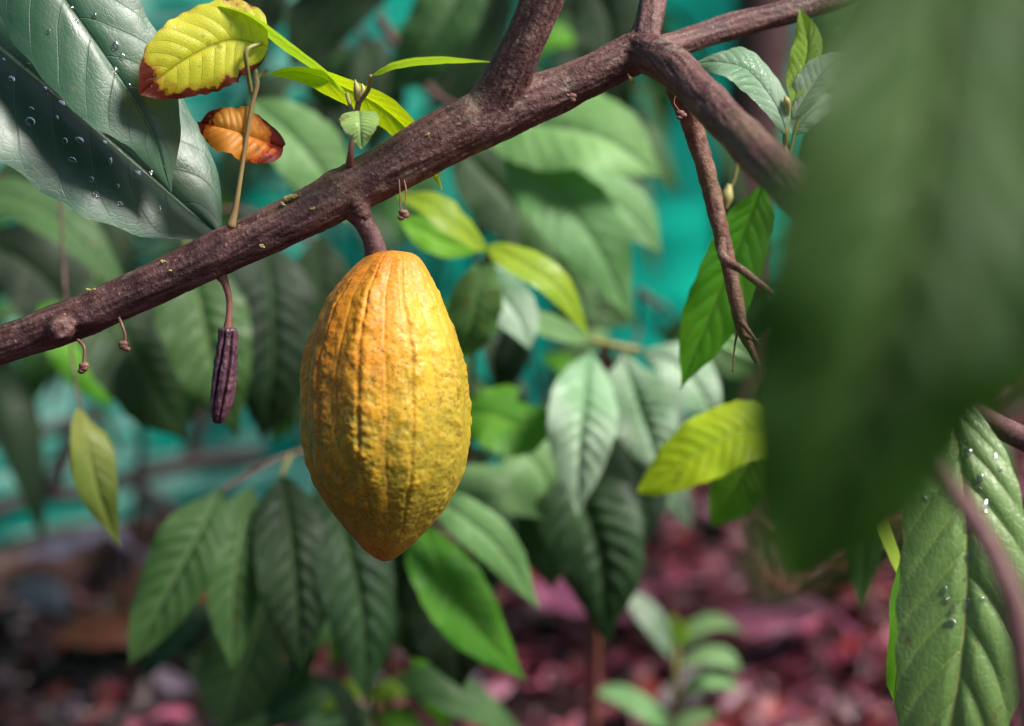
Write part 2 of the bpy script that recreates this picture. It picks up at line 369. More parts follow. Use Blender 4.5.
F = [list(p.vertices) for p in me2.polygons]
mesh_obj('branch', V2, F, M['bark'], tree, attrs={'bark': np.clip(h*1.1+crack*2, -1, 1)})

# hanging twig at the right with its curl
tw = stem(tree, [(676, 88, 1.10), (690, 120, 1.115), (706, 170, 1.12), (719, 225, 1.12), (728, 262, 1.12), (736, 300, 1.12), (743, 330, 1.12), (757, 362, 1.12)], [11, 10.5, 9.5, 8.5, 8, 7.5, 6, 2.5], 'twig', 'twig', 160, 24, rough=.16, label='rusty brown dead twig hanging from the fork')
stem(tw, [(722, 240, 1.105), (724, 258, 1.095), (742, 270, 1.09), (756, 281, 1.09), (772, 293, 1.09)], [4, 5, 4.2, 4, 3], 'twig', 'twig', 60, 14, rough=.14)
stem(tw, [(742, 322, 1.115), (752, 335, 1.11), (760, 345, 1.11)], [3, 2, .8], 'twig', 'twig', 12, 8)
stem(tw, [(740, 325, 1.115), (735, 345, 1.12), (733, 372, 1.12)], [2, 1, .8], 'twig', 'twig', 12, 8)
stem(tw, [(744, 335, 1.115), (757, 340, 1.12), (768, 338, 1.12)], [2, 1.3, .6], 'twig', 'twig', 12, 8)

# wet leaves at the upper left
stem(tree, [(-420, 330, 1.12), (-330, 60, 1.08), (-230, -90, 1.06), (-150, -170, 1.05)], [9, 8, 6, 4], 'bark', 'twig', 40, 12)
stem(tree, [(-230, -90, 1.06), (-200, -84, 1.06), (-188, -92, 1.12)], [3, 3, 3], 'stem', 'petiole')
L1 = leaf(tree, [(-190, -95, 1.12), (-70, -10, 1.11), (20, 62, 1.10), (120, 148, 1.105), (221, 236, 1.115)], 215, 'wet', roll=38, roll1=30, kind='wide', fold=.26, cup=-.2, wave=.05, quilt=.016, nu=120, nv=48, label='long wet dark green leaf reflecting the sky')
L2 = leaf(tree, [(-60, -190, 1.08), (5, -90, 1.075), (62, -5, 1.07), (118, 75, 1.07), (152, 130, 1.075), (171, 192, 1.08)], 132, 'wet', roll=-8, roll1=40, fold=.12, cup=-.2, wave=.05, quilt=.016, nu=110, nv=44, label='dark green leaf with a twisted drip tip')
stem(tree, [(-150, -170, 1.05), (-100, -165, 1.04), (-60, -188, 1.08)], [3, 3, 3], 'stem', 'petiole')

# left shoot with the burnt yellow leaf
sh = stem(tree, [(231, 226, 1.07), (236, 205, 1.07), (243, 160, 1.07), (251, 110, 1.07), (257, 85, 1.07), (256, 74, 1.07)], [5, 3, 2.4, 2.4, 2.6, 2.2], 'stem_grad', 'shoot', 50, 12, label='thin shoot carrying two burnt leaves')
stem(sh, [(251, 92, 1.07), (247, 66, 1.062), (247, 50, 1.06), (262, 43, 1.066)], [2.2, 2.4, 2.8, 2], 'stem', 'petiole')
stem(sh, [(246, 142, 1.07), (243, 128, 1.075), (244, 122, 1.08)], [2, 1.8, 1.8], 'stem', 'petiole')
stem(sh, [(256, 80, 1.07), (256, 72, 1.07), (255, 68, 1.07)], [2.4, 2.6, 1], 'stem', 'bud')
leaf(sh, [(268, 46, 1.07), (230, 40, 1.066), (184, 60, 1.058), (140, 94, 1.055)], 88, 'burnt', roll=-22, roll1=0, fold=.12, cup=-.2, wave=.1, quilt=.028, kind='oval', nu=80, nv=40, label='yellow leaf with rusty burnt edges')
leaf(sh, [(283, 148, 1.09), (250, 136, 1.075), (225, 128, 1.07), (200, 122, 1.08)], 56, 'orange', roll=-30, roll1=-15, fold=.3, cup=-.3, wave=.18, quilt=.06, kind='oval', nu=70, nv=36, label='small orange leaf with dark red ends')
stem(sh, [(256, 84, 1.07), (258, 78, 1.07), (266, 70, 1.07)], [2.4, 2.2, 1.6], 'stem', 'petiole')
leaf(sh, [(262, 76, 1.07), (300, 72, 1.075), (345, 88, 1.09), (385, 110, 1.12), (420, 145, 1.13), (442, 190, 1.13)], 40, 'yellow', roll=-62, roll1=-25, fold=.25, cup=-.1, wave=.05, quilt=.03, nu=90, nv=24, label='long yellow green leaf arching behind the branch')

# second shoot
sh = stem(tree, [(350, 164, 1.075), (351, 150, 1.07), (354, 125, 1.07), (359, 100, 1.07), (358, 92, 1.07)], [4.5, 3, 2.6, 3, 2.2], 'stem_red', 'shoot', 40, 12, label='short red shoot with young leaves')
stem(sh, [(358, 104, 1.07), (368, 90, 1.065), (371, 76, 1.06)], [2.2, 2.4, 2.2], 'stem', 'petiole')
stem(sh, [(355, 118, 1.07), (350, 105, 1.075), (347, 94, 1.08)], [2.0, 2, 2.2], 'stem', 'petiole')
stem(sh, [(357, 100, 1.068), (357, 90, 1.066), (355, 80, 1.065)], [3, 3.6, .8], 'pale_bud', 'bud')
stem(sh, [(360, 98, 1.07), (363, 90, 1.07), (362, 84, 1.07)], [2, 2.4, .8], 'pale_bud', 'bud')
leaf(sh, [(347, 95, 1.08), (325, 72, 1.075), (285, 42, 1.07), (245, 14, 1.07), (206, 4, 1.07)], 44, 'lime', roll=78, roll1=76, fold=.2, cup=-.1, wave=.02, quilt=.02, nu=70, nv=20, label='narrow lime leaf pointing to the upper left')
leaf(sh, [(371, 76, 1.06), (395, 64, 1.06), (440, 58, 1.05), (490, 62, 1.04)], 44, 'lime', roll=-78, roll1=-80, fold=.2, cup=-.1, wave=.02, quilt=.02, nu=70, nv=20, label='narrow lime leaf pointing to the right')
leaf(sh, [(359, 111, 1.055), (360, 128, 1.048), (362, 149, 1.05)], 40, 'young', roll=0, fold=.2, cup=-.15, wave=.05, quilt=.05, kind='heart', nu=50, nv=28, label='tiny heart shaped leaf')

# right shoot
sh = stem(tree, [(782, 178, 1.0), (786, 160, 1.12), (786, 130, 1.13), (788, 105, 1.13)], [4, 3.5, 3.2, 3], 'stem', 'shoot', 30, 12, label='upright shoot behind the blurred leaf')
leaf(sh, [(789, 140, 1.13), (776, 105, 1.125), (750, 72, 1.12), (722, 62, 1.12), (694, 63, 1.13)], 52, 'sky_sheen', roll=-42, roll1=-50, fold=.2, cup=-.2, wave=.08, nu=70, label='arched pale leaf')
leaf(sh, [(792, 104, 1.13), (800, 80, 1.135), (808, 45, 1.14), (800, 8, 1.15)], 34, 'lime', roll=30, roll1=10, fold=.25, nu=60, label='upright lime leaf')
leaf(sh, [(793, 118, 1.13), (812, 88, 1.13), (830, 66, 1.13), (856, 52, 1.13)], 40, 'sky_sheen', roll=30, fold=.3, wave=.15, nu=60)
leaf(sh, [(792, 135, 1.13), (812, 112, 1.13), (846, 95, 1.14)], 32, 'sky_sheen', roll=25, fold=.3, wave=.15, nu=50)
stem(sh, [(787, 165, 1.13), (796, 130, 1.13), (801, 112, 1.13)], [2, 2, 1.5], 'stem', 'petiole')
stem(sh, [(788, 112, 1.128), (787, 102, 1.125), (785, 96, 1.125)], [3, 4, 1], 'pale_bud', 'bud')
sh = stem(tree, [(770, 170, 1.2), (742, 160, 1.2), (734, 180, 1.2), (728, 192, 1.2)], [2, 2, 2, 2], 'stem', 'shoot', 20, 8)
stem(sh, [(729, 186, 1.2), (727, 197, 1.2), (726, 208, 1.2)], [3, 6, 2], 'pale_bud', 'bud', 16, 12)
leaf(tree, [(766, 178, 1.21), (745, 230, 1.22), (712, 310, 1.23), (680, 390, 1.24)], 72, 'bright', roll=32, roll1=20, fold=.3, wave=.1, nu=80, label='long hanging green leaf behind the dead twig')
leaf(tree, [(712, 340, 1.26), (735, 345, 1.26), (765, 365, 1.26)], 22, 'pale', roll=30, nu=40)

# lichen and dry flower stalks on the branch
def lump(parent, x, y, D, r, mat, name):
    th = np.linspace(0, np.pi, 9); ph = np.linspace(0, 2*np.pi, 12, endpoint=False)
    X = np.stack([np.sin(th)[:, None]*np.cos(ph), np.sin(th)[:, None]*np.sin(ph), np.cos(th)[:, None]*np.ones(12)], -1).reshape(-1, 3)
    X = X*(1+.6*pnoise(X*2.1+x)[:, None])*[1.2, .6, .8]; X = P(x, y, D)+X*r*K*D
    Fx = [[i*12+j, i*12+(j+1) % 12, (i+1)*12+(j+1) % 12, (i+1)*12+j] for i in range(8) for j in range(12)]
    return X, Fx
def on_branch(x, y, off=0.0):
    q = toPix(V2); d = (q[:, 0]-x)**2+(q[:, 1]-y)**2
    c = np.where(d < d.min()+9)[0]; return q[c, 2].min()-off
qpix = toPix(V2)
for pt in [[(289, 198, 6), (295, 196, 4), (282, 204, 3)], [(312, 208, 3)], [(163, 262, 3), (170, 271, 2)], [(88, 290, 3), (94, 289, 2)], [(428, 134, 2.5)], [(262, 246, 3)]]:
    Xs, Fz = join([lump(None, x, y, 1.09, r, 0, 0) for x, y, r in pt for k in range(1)])
    o_ = 0; Vl = []
    for x, y, r in pt:
        d = (qpix[:, 0]-x)**2+(qpix[:, 1]-y)**2; c = np.where(d < d.min()+16)[0]; D = qpix[c, 2].min()
        for k in range(5):
            Vl.append(lump(None, x+random.uniform(-.55, .55)*r, y+random.uniform(-.35, .35)*r, D-.0002, r*random.uniform(.35, .55), 0, 0))
    Xs, Fz = join(Vl); mesh_obj('lichen', Xs, Fz, M['lichen'], tree)
def stalk(pts, r, bx, by, br_, mat='stem_dry', nm='flower_stalk'):
    s = stem(tree, pts, [r]*len(pts), mat, nm, 20, 8)
    v, f = join([lump(None, bx+random.uniform(-1, 1)*br_*.5, by+k*br_*.6, pts[-1][2], br_*(1-.15*k), 0, 0) for k in range(3)])
    mesh_obj('bud', v, f, M[mat], s)
stalk([(78, 340, 1.09), (84, 347, 1.085), (84, 358, 1.085), (83, 366, 1.085)], 1.6, 83, 366, 4.5)
stalk([(119, 318, 1.09), (122, 325, 1.085), (125, 335, 1.085), (125, 343, 1.085)], 1.5, 125, 344, 4.5)
stalk([(399, 180, 1.07), (400, 195, 1.068), (400, 205, 1.068), (403, 212, 1.068)], .7, 403, 213, 4.2)
stem(tree, [(404, 180, 1.07), (406, 190, 1.068), (405, 205, 1.068)], [.7, .7, .7], 'stem_red', 'flower_stalk', 12, 6)
stalk([(567, 95, 1.07), (571, 97, 1.07)], 1.6, 572, 96, 3.5)
stalk([(676, 94, 1.08), (674, 103, 1.08), (680, 112, 1.08)], .8, 681, 113, 3.8)
stalk([(628, 74, 1.08), (630, 78, 1.07)], 1.2, 631, 79, 2.5, 'lichen')

# ================================================================== POD
pod_c = P(386, 405, 1.085)
pod = thing('cacao_pod', 'large ripe yellow ribbed cacao pod hanging below the branch', 'pod', P(386, 250, 1.085))
yy = np.array([250.5, 251.5, 253, 257, 263, 272, 285, 300, 325, 350, 375, 400, 420, 440, 460, 480, 500, 520, 535, 545, 552, 557, 560, 561.5])
cx = np.array([393, 393, 393, 392.5, 391.5, 389.5, 387, 385, 385, 385, 385.5, 386, 386.5, 386.5, 387.5, 388, 388.5, 388.5, 387.5, 386.5, 386, 385.5, 385, 385])
rx = np.array([2, 10, 19, 27, 33, 40, 49, 57.5, 69.5, 77.5, 82, 84, 84.5, 84, 80.5, 74, 63, 48.5, 36, 26.5, 18.5, 11.5, 6, 1])
nr, ns = 420, 420
tt = np.linspace(0, 1, nr); ii = tt*(len(yy)-1)
# arc-length like sampling
sy = yy[0]+(yy[-1]-yy[0])*(.5-.5*np.cos(np.pi*(tt*.96+.02)))
sy[0], sy[-1] = yy[0], yy[-1]
def sm1(x, xp, fp):
    g = np.linspace(xp[0], xp[-1], 900); f = np.interp(g, xp, fp); k = np.hanning(33); k /= k.sum()
    ff = np.convolve(np.pad(f, 16, mode='reflect', reflect_type='odd'), k, 'valid'); return np.interp(x, g, ff)
R0 = np.maximum(np.where((sy < 262) | (sy > 550), np.interp(sy, yy, rx), sm1(sy, yy, rx)), .5); CX = sm1(sy, yy, cx)
th = np.linspace(0, 2*np.pi, ns, endpoint=False)
TH, SY = np.meshgrid(th, sy); RR = R0[:, None]*np.ones_like(TH)
s_ = K*1.085
hz = (SY-250)/312
Xd = np.stack([np.cos(TH)*RR, np.sin(TH)*RR, SY*1.0], -1)
wob = .07*pnoise(Xd*.02+3)+.03*pnoise(Xd*.06)
rid = np.cos(10*(TH+wob-.06)); fur = -np.exp(-(np.abs(np.sin(5*(TH+wob-.06)))/.16)**2)
fur2 = -np.exp(-(np.abs(np.sin(5*(TH+wob-.06)+np.pi/2))/.12)**2)
env = np.clip(np.sin(np.pi*np.clip(hz*1.02, 0, 1)), 0, 1)**.5
n_l = pnoise(Xd*[.03, .03, .02]); n_m = pnoise(Xd*[.085, .085, .07]+9); n_s = pnoise(Xd*.19+4); n_f = pnoise(Xd*.42+2)
wart = n_m*2.3 + n_s*1.6*(.6+n_l) + n_f*.35
dR = env*(2.0*rid*(.75+1.2*n_l) + 1.6*np.cos(5*(TH+wob-.06)+np.pi) + 1.8*fur*(.6+1.2*np.clip(n_l+.3,0,1)) + .7*fur2) + wart*(env*.85+.15)*(1+.35*rid) + n_l*1.0*env
dR = dR - .6*env
RR = RR + dR*np.clip(RR/22, 0, 1)
Xp = np.cos(TH)*RR; Yp = np.sin(TH)*RR
cdown = P(386, 561, 1.085)-P(386, 250, 1.085)
Vp = P(386, 250, 1.085) + ((CX-386)[:, None, None] + Xp[..., None])*s_*RT + Yp[..., None]*s_*FWD*1.0 - ((SY-250)*s_)[..., None]*UP
F = [[i*ns+j, i*ns+(j+1) % ns, (i+1)*ns+(j+1) % ns, (i+1)*ns+j] for i in range(nr-1) for j in range(ns)]
F.append(list(range(ns))[::-1]); F.append([(nr-1)*ns+j for j in range(ns)])
def pod_mat():
    s = NT('pod_skin'); obj = s.n('TexCoord', out=3); g = s.n('TexCoord', out=0)
    h = s.n('Attribute', {}, 2, attribute_name='height'); ln = s.n('Attribute', {}, 2, attribute_name='along'); fr = s.n('Attribute', {}, 2, attribute_name='furrow')
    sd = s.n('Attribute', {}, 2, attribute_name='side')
    n1 = s.noise(obj, 28, 4, .6); n2 = s.noise(obj, 120, 4, .6); n3 = s.noise(obj, 600, 3, .6)
    yellow, orange, olive, deep = c3(.56, .27, .005), c3(.53, .14, .003), c3(.13, .115, .005), c3(.34, .08, .006)
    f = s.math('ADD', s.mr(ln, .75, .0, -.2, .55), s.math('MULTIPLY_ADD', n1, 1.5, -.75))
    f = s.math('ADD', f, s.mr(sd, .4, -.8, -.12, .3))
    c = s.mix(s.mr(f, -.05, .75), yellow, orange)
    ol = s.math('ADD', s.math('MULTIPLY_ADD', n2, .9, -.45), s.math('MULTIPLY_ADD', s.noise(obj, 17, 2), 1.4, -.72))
    ol = s.math('ADD', ol, s.mr(ln, .15, .75, -.18, .62)); ol = s.math('ADD', ol, s.mr(h, .3, -.8, -.2, .45))  # olive skin, deepened low down to imitate shade under light from above
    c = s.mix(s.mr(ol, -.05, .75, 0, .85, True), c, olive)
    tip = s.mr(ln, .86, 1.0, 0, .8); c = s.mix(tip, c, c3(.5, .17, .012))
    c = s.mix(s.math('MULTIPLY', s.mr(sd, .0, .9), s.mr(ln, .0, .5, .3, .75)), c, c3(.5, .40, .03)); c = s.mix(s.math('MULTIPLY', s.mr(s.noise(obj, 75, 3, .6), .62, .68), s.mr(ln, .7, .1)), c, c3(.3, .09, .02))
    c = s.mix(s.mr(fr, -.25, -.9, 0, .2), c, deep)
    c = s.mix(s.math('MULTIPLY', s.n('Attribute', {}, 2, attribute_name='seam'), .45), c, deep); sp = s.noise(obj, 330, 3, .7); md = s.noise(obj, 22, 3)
    spk = s.math('MULTIPLY', s.mr(sp, .57, .64), s.mr(md, .36, .56)); c = s.mix(s.math('MULTIPLY', spk, .75), c, c3(.17, .035, .012))
    v = s.n('TexVoronoi', {'Vector': obj, 'Scale': 95.0}); c = s.mix(s.mr(v, .16, .08, 0, .55), c, c3(.15, .05, .02))
    rs = s.mr(s.math('ADD', ln, s.math('MULTIPLY', n1, .2)), .26, .06, 0, .7); c = s.mix(rs, c, c3(.40, .115, .015))
    c = s.mix(s.mr(n3, .35, .65, 0, .18), c, c3(.9, .7, .15))
    nb = s.bump(s.math('ADD', s.math('MULTIPLY', n2, 1.6), s.math('MULTIPLY', n3, .45)), .25, .0011)
    return s.surf(s.n('BsdfPrincipled', {'Base Color': c, 'Roughness': s.mr(n2, .3, .7, .42, .56), 'Normal': nb, 'Specular IOR Level': .32,
        'Subsurface Weight': .04, 'Subsurface Radius': (.004, .002, .0005), 'Subsurface Scale': 1.0}))
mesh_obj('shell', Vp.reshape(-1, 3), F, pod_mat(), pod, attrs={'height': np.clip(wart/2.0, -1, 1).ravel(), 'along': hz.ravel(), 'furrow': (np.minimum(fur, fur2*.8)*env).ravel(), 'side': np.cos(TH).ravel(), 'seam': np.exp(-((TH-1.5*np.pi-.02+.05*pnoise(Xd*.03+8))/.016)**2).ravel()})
V, F = tube_px([(352, 206, 1.083), (362, 220, 1.083), (371, 236, 1.084), (375, 250, 1.085), (376, 262, 1.088)], [15, 10.5, 10, 11, 12], 40, 20)
V = V + (fbm(V*[300, 300, 160], 2)[:, None])*nrm(V-V.mean(0))*.0007
mesh_obj('stalk', V, F, M['bark_purple'], pod, attrs={'bark': pnoise(V*400)})

# dried young pod
dp = thing('dried_pod', 'small shrivelled dark purple pod hanging left of the yellow pod', 'pod', P(226, 280, 1.09))
yy2 = np.array([327, 328, 331, 338, 350, 370, 390, 405, 415, 421, 423.5, 424]); rr2 = np.array([1, 8, 9.8, 10, 11, 12.4, 12.6, 11.5, 8.8, 6, 3, .5]); cx2 = np.array([228, 228, 228, 228, 227, 225, 223, 221.5, 220, 219, 218.5, 218.5])
nr, ns = 120, 120; y2 = np.linspace(327, 424, nr); th = np.linspace(0, 2*np.pi, ns, endpoint=False); TH, Y2 = np.meshgrid(th, y2)
r = np.interp(Y2, yy2, rr2); tw_ = (Y2-327)*.006
a = np.abs(np.sin(3.5*(TH+tw_)+.4*pnoise(np.stack([TH*0+1, Y2*.04, TH*.3], -1))))
r2 = r*(1-.42*np.exp(-(a/.42)**2)*np.clip((Y2-330)/8, 0, 1)) + 1.5*pnoise(np.stack([np.cos(TH)*r, np.sin(TH)*r, Y2*.5], -1)*.28)+.5*pnoise(np.stack([np.cos(TH)*r, np.sin(TH)*r, Y2*.9], -1)*.6)
r2 = np.maximum(r2, .4)
X = P(0, 0, 1.09)[None, None]*0 + np.stack([np.zeros_like(r)]*3, -1)
base = P(226, 327, 1.09)
X = base + ((np.interp(Y2, yy2, cx2)-226)+np.cos(TH)*r2)[..., None]*K*1.09*RT + (np.sin(TH)*r2)[..., None]*K*1.09*FWD - (Y2-327)[..., None]*K*1.09*UP
F = [[i*ns+j, i*ns+(j+1) % ns, (i+1)*ns+(j+1) % ns, (i+1)*ns+j] for i in range(nr-1) for j in range(ns)]+[list(range(ns))[::-1], [(nr-1)*ns+j for j in range(ns)]]
M['dried'] = plain('dried_pod_skin', c3(.045, .016, .03), c3(.12, .045, .06), .5, 130, .5, .9)
mesh_obj('shell', X.reshape(-1, 3), F, M['dried'], dp)
V, F = tube_px([(222, 277, 1.09), (225, 283, 1.09), (229, 298, 1.09), (229, 315, 1.09), (228, 329, 1.09)], [6, 4, 3.2, 3.2, 5], 30, 14)
mesh_obj('stalk', V, F, M['stem_red'], dp)

# ================================================================== LEAF AT LOWER RIGHT AND FOREGROUND SPRAY
rs_ = thing('cacao_shoot', 'shoot at the right edge with one large quilted leaf beaded with rain', 'shoot', P(1060, 455, 1.0))
R1 = leaf(rs_, [(944, 372, 1.03), (962, 470, 1.01), (966, 600, 1.0), (950, 740, 1.0), (928, 880, 1.03)], 132, 'right', roll=8, roll1=0, fold=.06, cup=-.12, wave=.05, quilt=.085, kind='long', nu=170, nv=60, label='large green leaf with sunken veins and rain drops')
stem(rs_, [(1180, 500, 1.02), (1060, 455, 1.03), (1010, 432, 1.04), (975, 414, 1.05), (930, 392, 1.06)], [15, 13, 12, 11, 8], 'bark_purple', 'twig', 40, 14)
stem(rs_, [(930, 392, 1.06), (935, 382, 1.04), (944, 374, 1.03)], [4, 3, 3], 'stem', 'petiole')
leaf(rs_, [(900, 560, 1.08), (899, 640, 1.08), (893, 705, 1.1)], 40, 'bright', roll=50, nu=50, nv=16)
leaf(rs_, [(878, 468, 1.16), (880, 520, 1.15), (905, 585, 1.14)], 30, 'lime', roll=60, nu=50, nv=16, label='narrow lime leaf seen edge on')
leaf(rs_, [(858, 470, 1.4), (862, 530, 1.4), (862, 612, 1.42)], 42, 'mid', roll=20, nu=50, nv=18)

fs = thing('foreground_spray', 'out of focus dark green leaves close to the lens covering the right side', 'leafy branch', P(1050, -150, .45))
leaf(fs, [(950, -190, .46), (938, 30, .43), (898, 250, .41), (856, 420, .41), (785, 598, .42)], 262, 'front', roll=14, roll1=4, kind='wide', fold=.16, cup=-.12, wave=.2, quilt=.14, nu=70, nv=28, label='largest blurred leaf with its tip pointing down')
leaf(fs, [(1050, -190, .45), (1045, 0, .44), (1010, 180, .43), (965, 330, .43), (915, 495, .44)], 280, 'front', roll=-16, roll1=-4, fold=.16, cup=-.12, wave=.2, quilt=.14, nu=70, nv=28)
leaf(fs, [(1150, -180, .47), (1130, 0, .46), (1095, 200, .45), (1040, 420, .46)], 260, 'front', roll=12, fold=.16, cup=-.12, wave=.2, quilt=.14, nu=70, nv=28)
stem(fs, [(900, -260, .47), (1000, -200, .46), (1120, -190, .46), (1400, -260, .48)], [12, 16, 20, 26], 'bark_purple', 'twig', 30, 14)
ft = thing('foreground_twig', 'blurred purple twig slanting in front of the large rain beaded leaf', 'twig', P(1035, 700, .72))
stem(ft, [(905, 415, .76), (940, 470, .74), (980, 530, .73), (1012, 600, .72), (1028, 700, .72), (1035, 820, .72)], [7, 9, 11, 13, 14, 15], 'bark_purple', 'twig', 60, 16)
leaf(ft, [(960, 860, .72), (1010, 900, .7), (1080, 1000, .7)], 80, 'mid', nu=40, nv=14)

# ================================================================== WATER DROPS
def drop(leafobj, px, py, r, label, group, sx=1.0, sy=1.0):
    X, N = LEAVES[leafobj.name]; q = toPix(X); d = (q[:, 0]-px)**2+(q[:, 1]-py)**2; i = d.argmin()
    if d[i] > 150: return
    k = np.argsort(d)[:24]
    c = X[k]-X[k].mean(0); _, _, vt = np.linalg.svd(c); nn = vt[2]
    if nn@(CAMP-X[i]) < 0: nn = -nn
    a = nrm(np.cross(nn, np.array([.3, .2, 1.0]))); b = np.cross(nn, a)
    R_ = r*K*q[i, 2]; th = np.linspace(0, np.pi, 13); ph = np.linspace(0, 2*np.pi, 18, endpoint=False)
    S = np.stack([np.sin(th)[:, None]*np.cos(ph), np.sin(th)[:, None]*np.sin(ph), np.cos(th)[:, None]*np.ones(18)], -1).reshape(-1, 3)
    S[:, :2] *= 1+.16*pnoise(S*1.2+px)[:, None]
    z = np.where(S[:, 2] > 0, S[:, 2]*.45, S[:, 2]*.12)
    Vd = X[i] + (a*S[:, :1]*sx + b*S[:, 1:2]*sy + nn*(z[:, None]+.1))*R_
    Fd = [[i_*18+j, i_*18+(j+1) % 18, (i_+1)*18+(j+1) % 18, (i_+1)*18+j] for i_ in range(12) for j in range(18)]
    tag(mesh_obj('water_drop', Vd, Fd, M['water'], smooth=True), label, 'water drop', group)
for x, y, r in [(12, 80, 4), (31, 122, 5), (45, 90, 3.5), (62, 103, 4), (64, 140, 4), (79, 142, 4.5), (70, 161, 5), (104, 143, 3.5), (109, 160, 5), (96, 196, 3.5), (120, 205, 4), (137, 171, 4), (152, 174, 3), (158, 208, 4), (42, 72, 3), (28, 65, 3), (30, 108, 3), (90, 178, 3), (60, 75, 3), (3, 60, 3), (20, 42, 4), (60, 40, 3), (55, 118, 2.5), (118, 186, 2.5), (75, 95, 3), (100, 96, 3), (10, 20, 3), (36, 18, 4)]:
    drop(L1, x, y, r*.8, 'round rain drop on the long wet leaf at the upper left', 'rain drops on the long wet leaf', random.uniform(.5, 1.5), random.uniform(.5, 1.6))
for x, y, r in [(113, 70, 5), (117, 47, 4), (123, 57, 3), (70, 8, 4), (50, 33, 3), (95, 16, 3.5), (76, 20, 2.5), (130, 88, 3)]:
    drop(L2, x, y, r*.95, 'rain drop on the dark leaf with the twisted tip', 'rain drops on the twisted tip leaf', random.uniform(.7, 1.1), random.uniform(.9, 1.5))
for x, y, r in [(957, 430, 6), (950, 437, 4), (964, 442, 3.5), (967, 452, 5), (979, 478, 4), (978, 487, 3), (984, 505, 4), (986, 512, 3), (962, 470, 3), (966, 527, 6), (968, 555, 4), (966, 605, 6), (952, 622, 4.5), (951, 611, 4), (965, 578, 3), (927, 500, 3), (944, 590, 4), (946, 600, 3.5), (982, 600, 3), (934, 495, 3), (995, 455, 3), (1000, 470, 3)]:
    drop(R1, x, y, r*.95, 'rain drop on the large quilted leaf at the lower right', 'rain drops on the quilted leaf', random.uniform(.7, 1.3), random.choice((.8, 1.0, 1.3, 2.1)))

# ================================================================== BACKGROUND PLANTS
def face_light(pts, roll):
    dx, dy = pts[-1][0]-pts[0][0], pts[-1][1]-pts[0][1]; L = math.hypot(dx, dy)
    if dx/L < -.35: return -abs(roll)-6
    return abs(roll)+(8 if dx/L > .35 else 0)
def cluster(name, label, cat, org, leaves, stems=(), group=None):
    t = thing(name, label, cat, org, group)
    for s_ in stems: stem(t, s_[0], s_[1], s_[2] if len(s_) > 2 else 'stem')
    for L in leaves:
        d = dict(L[3]) if len(L) > 3 else {}
        d.setdefault('nu', 48); d.setdefault('nv', 20)
        if 'roll1' not in d: d['roll'] = face_light(L[0], d.get('roll', 0))
        leaf(t, L[0], L[1], L[2], **d)
    return t
def gp(x, y):   # ground point under a pixel, as depth
    den = -(SP - (y-363)*K*CP); return CAM_H/den

cluster('cacao_seedling', 'drooping cluster of four long dark leaves at the lower left', 'plant', P(255, 470, 1.5), [
 ([(222, 488, 1.48), (200, 530, 1.46), (168, 590, 1.45), (128, 668, 1.45)], 74, 'dull', dict(roll=-10, quilt=.12)),
 ([(252, 486, 1.5), (240, 540, 1.47), (232, 600, 1.46), (234, 676, 1.46)], 64, 'dull', dict(roll=12, quilt=.14)),
 ([(282, 476, 1.5), (290, 540, 1.47), (297, 610, 1.46), (300, 672, 1.46)], 80, 'dark', dict(roll=-8, quilt=.16)),
 ([(322, 470, 1.52), (345, 540, 1.48), (362, 620, 1.47), (366, 706, 1.47)], 82, 'dark', dict(roll=14, quilt=.14)),
 ([(280, 560, 1.6), (260, 620, 1.6), (235, 690, 1.6), (225, 735, 1.6)], 90, 'dark', dict(roll=5)),
 ([(340, 500, 1.58), (390, 550, 1.56), (420, 620, 1.56), (440, 665, 1.58)], 80, 'dark', dict(roll=5)),
 ], [([(300, 452, 1.54), (270, 462, 1.52), (222, 490, 1.48)], [2.5, 2.2, 2], 'bark'), ([(300, 452, 1.54), (340, 440, 1.56), (345, 600, 1.65), (320, 900, 1.85)], [3, 3, 4, 5], 'bark'), ([(290, 456, 1.53), (284, 468, 1.51), (282, 478, 1.5)], [2.5, 2.5, 2.5], 'stem'), ([(300, 452, 1.54), (315, 460, 1.52), (323, 472, 1.52)], [3, 3, 2.5], 'stem')])
cluster('hanging_leaf_shoot', 'single yellow green leaf hanging in front of the teal netting', 'leafy shoot', P(78, 410, 1.36), [
 ([(80, 408, 1.36), (86, 440, 1.35), (98, 490, 1.35), (120, 546, 1.36)], 50, 'olive', dict(roll=68, roll1=-30, fold=.35, label='hanging yellow green leaf'))],
 [([(60, 200, 1.42), (66, 300, 1.4), (74, 370, 1.37), (80, 410, 1.36)], [1.6, 1.5, 1.4, 1.6], 'bark')])
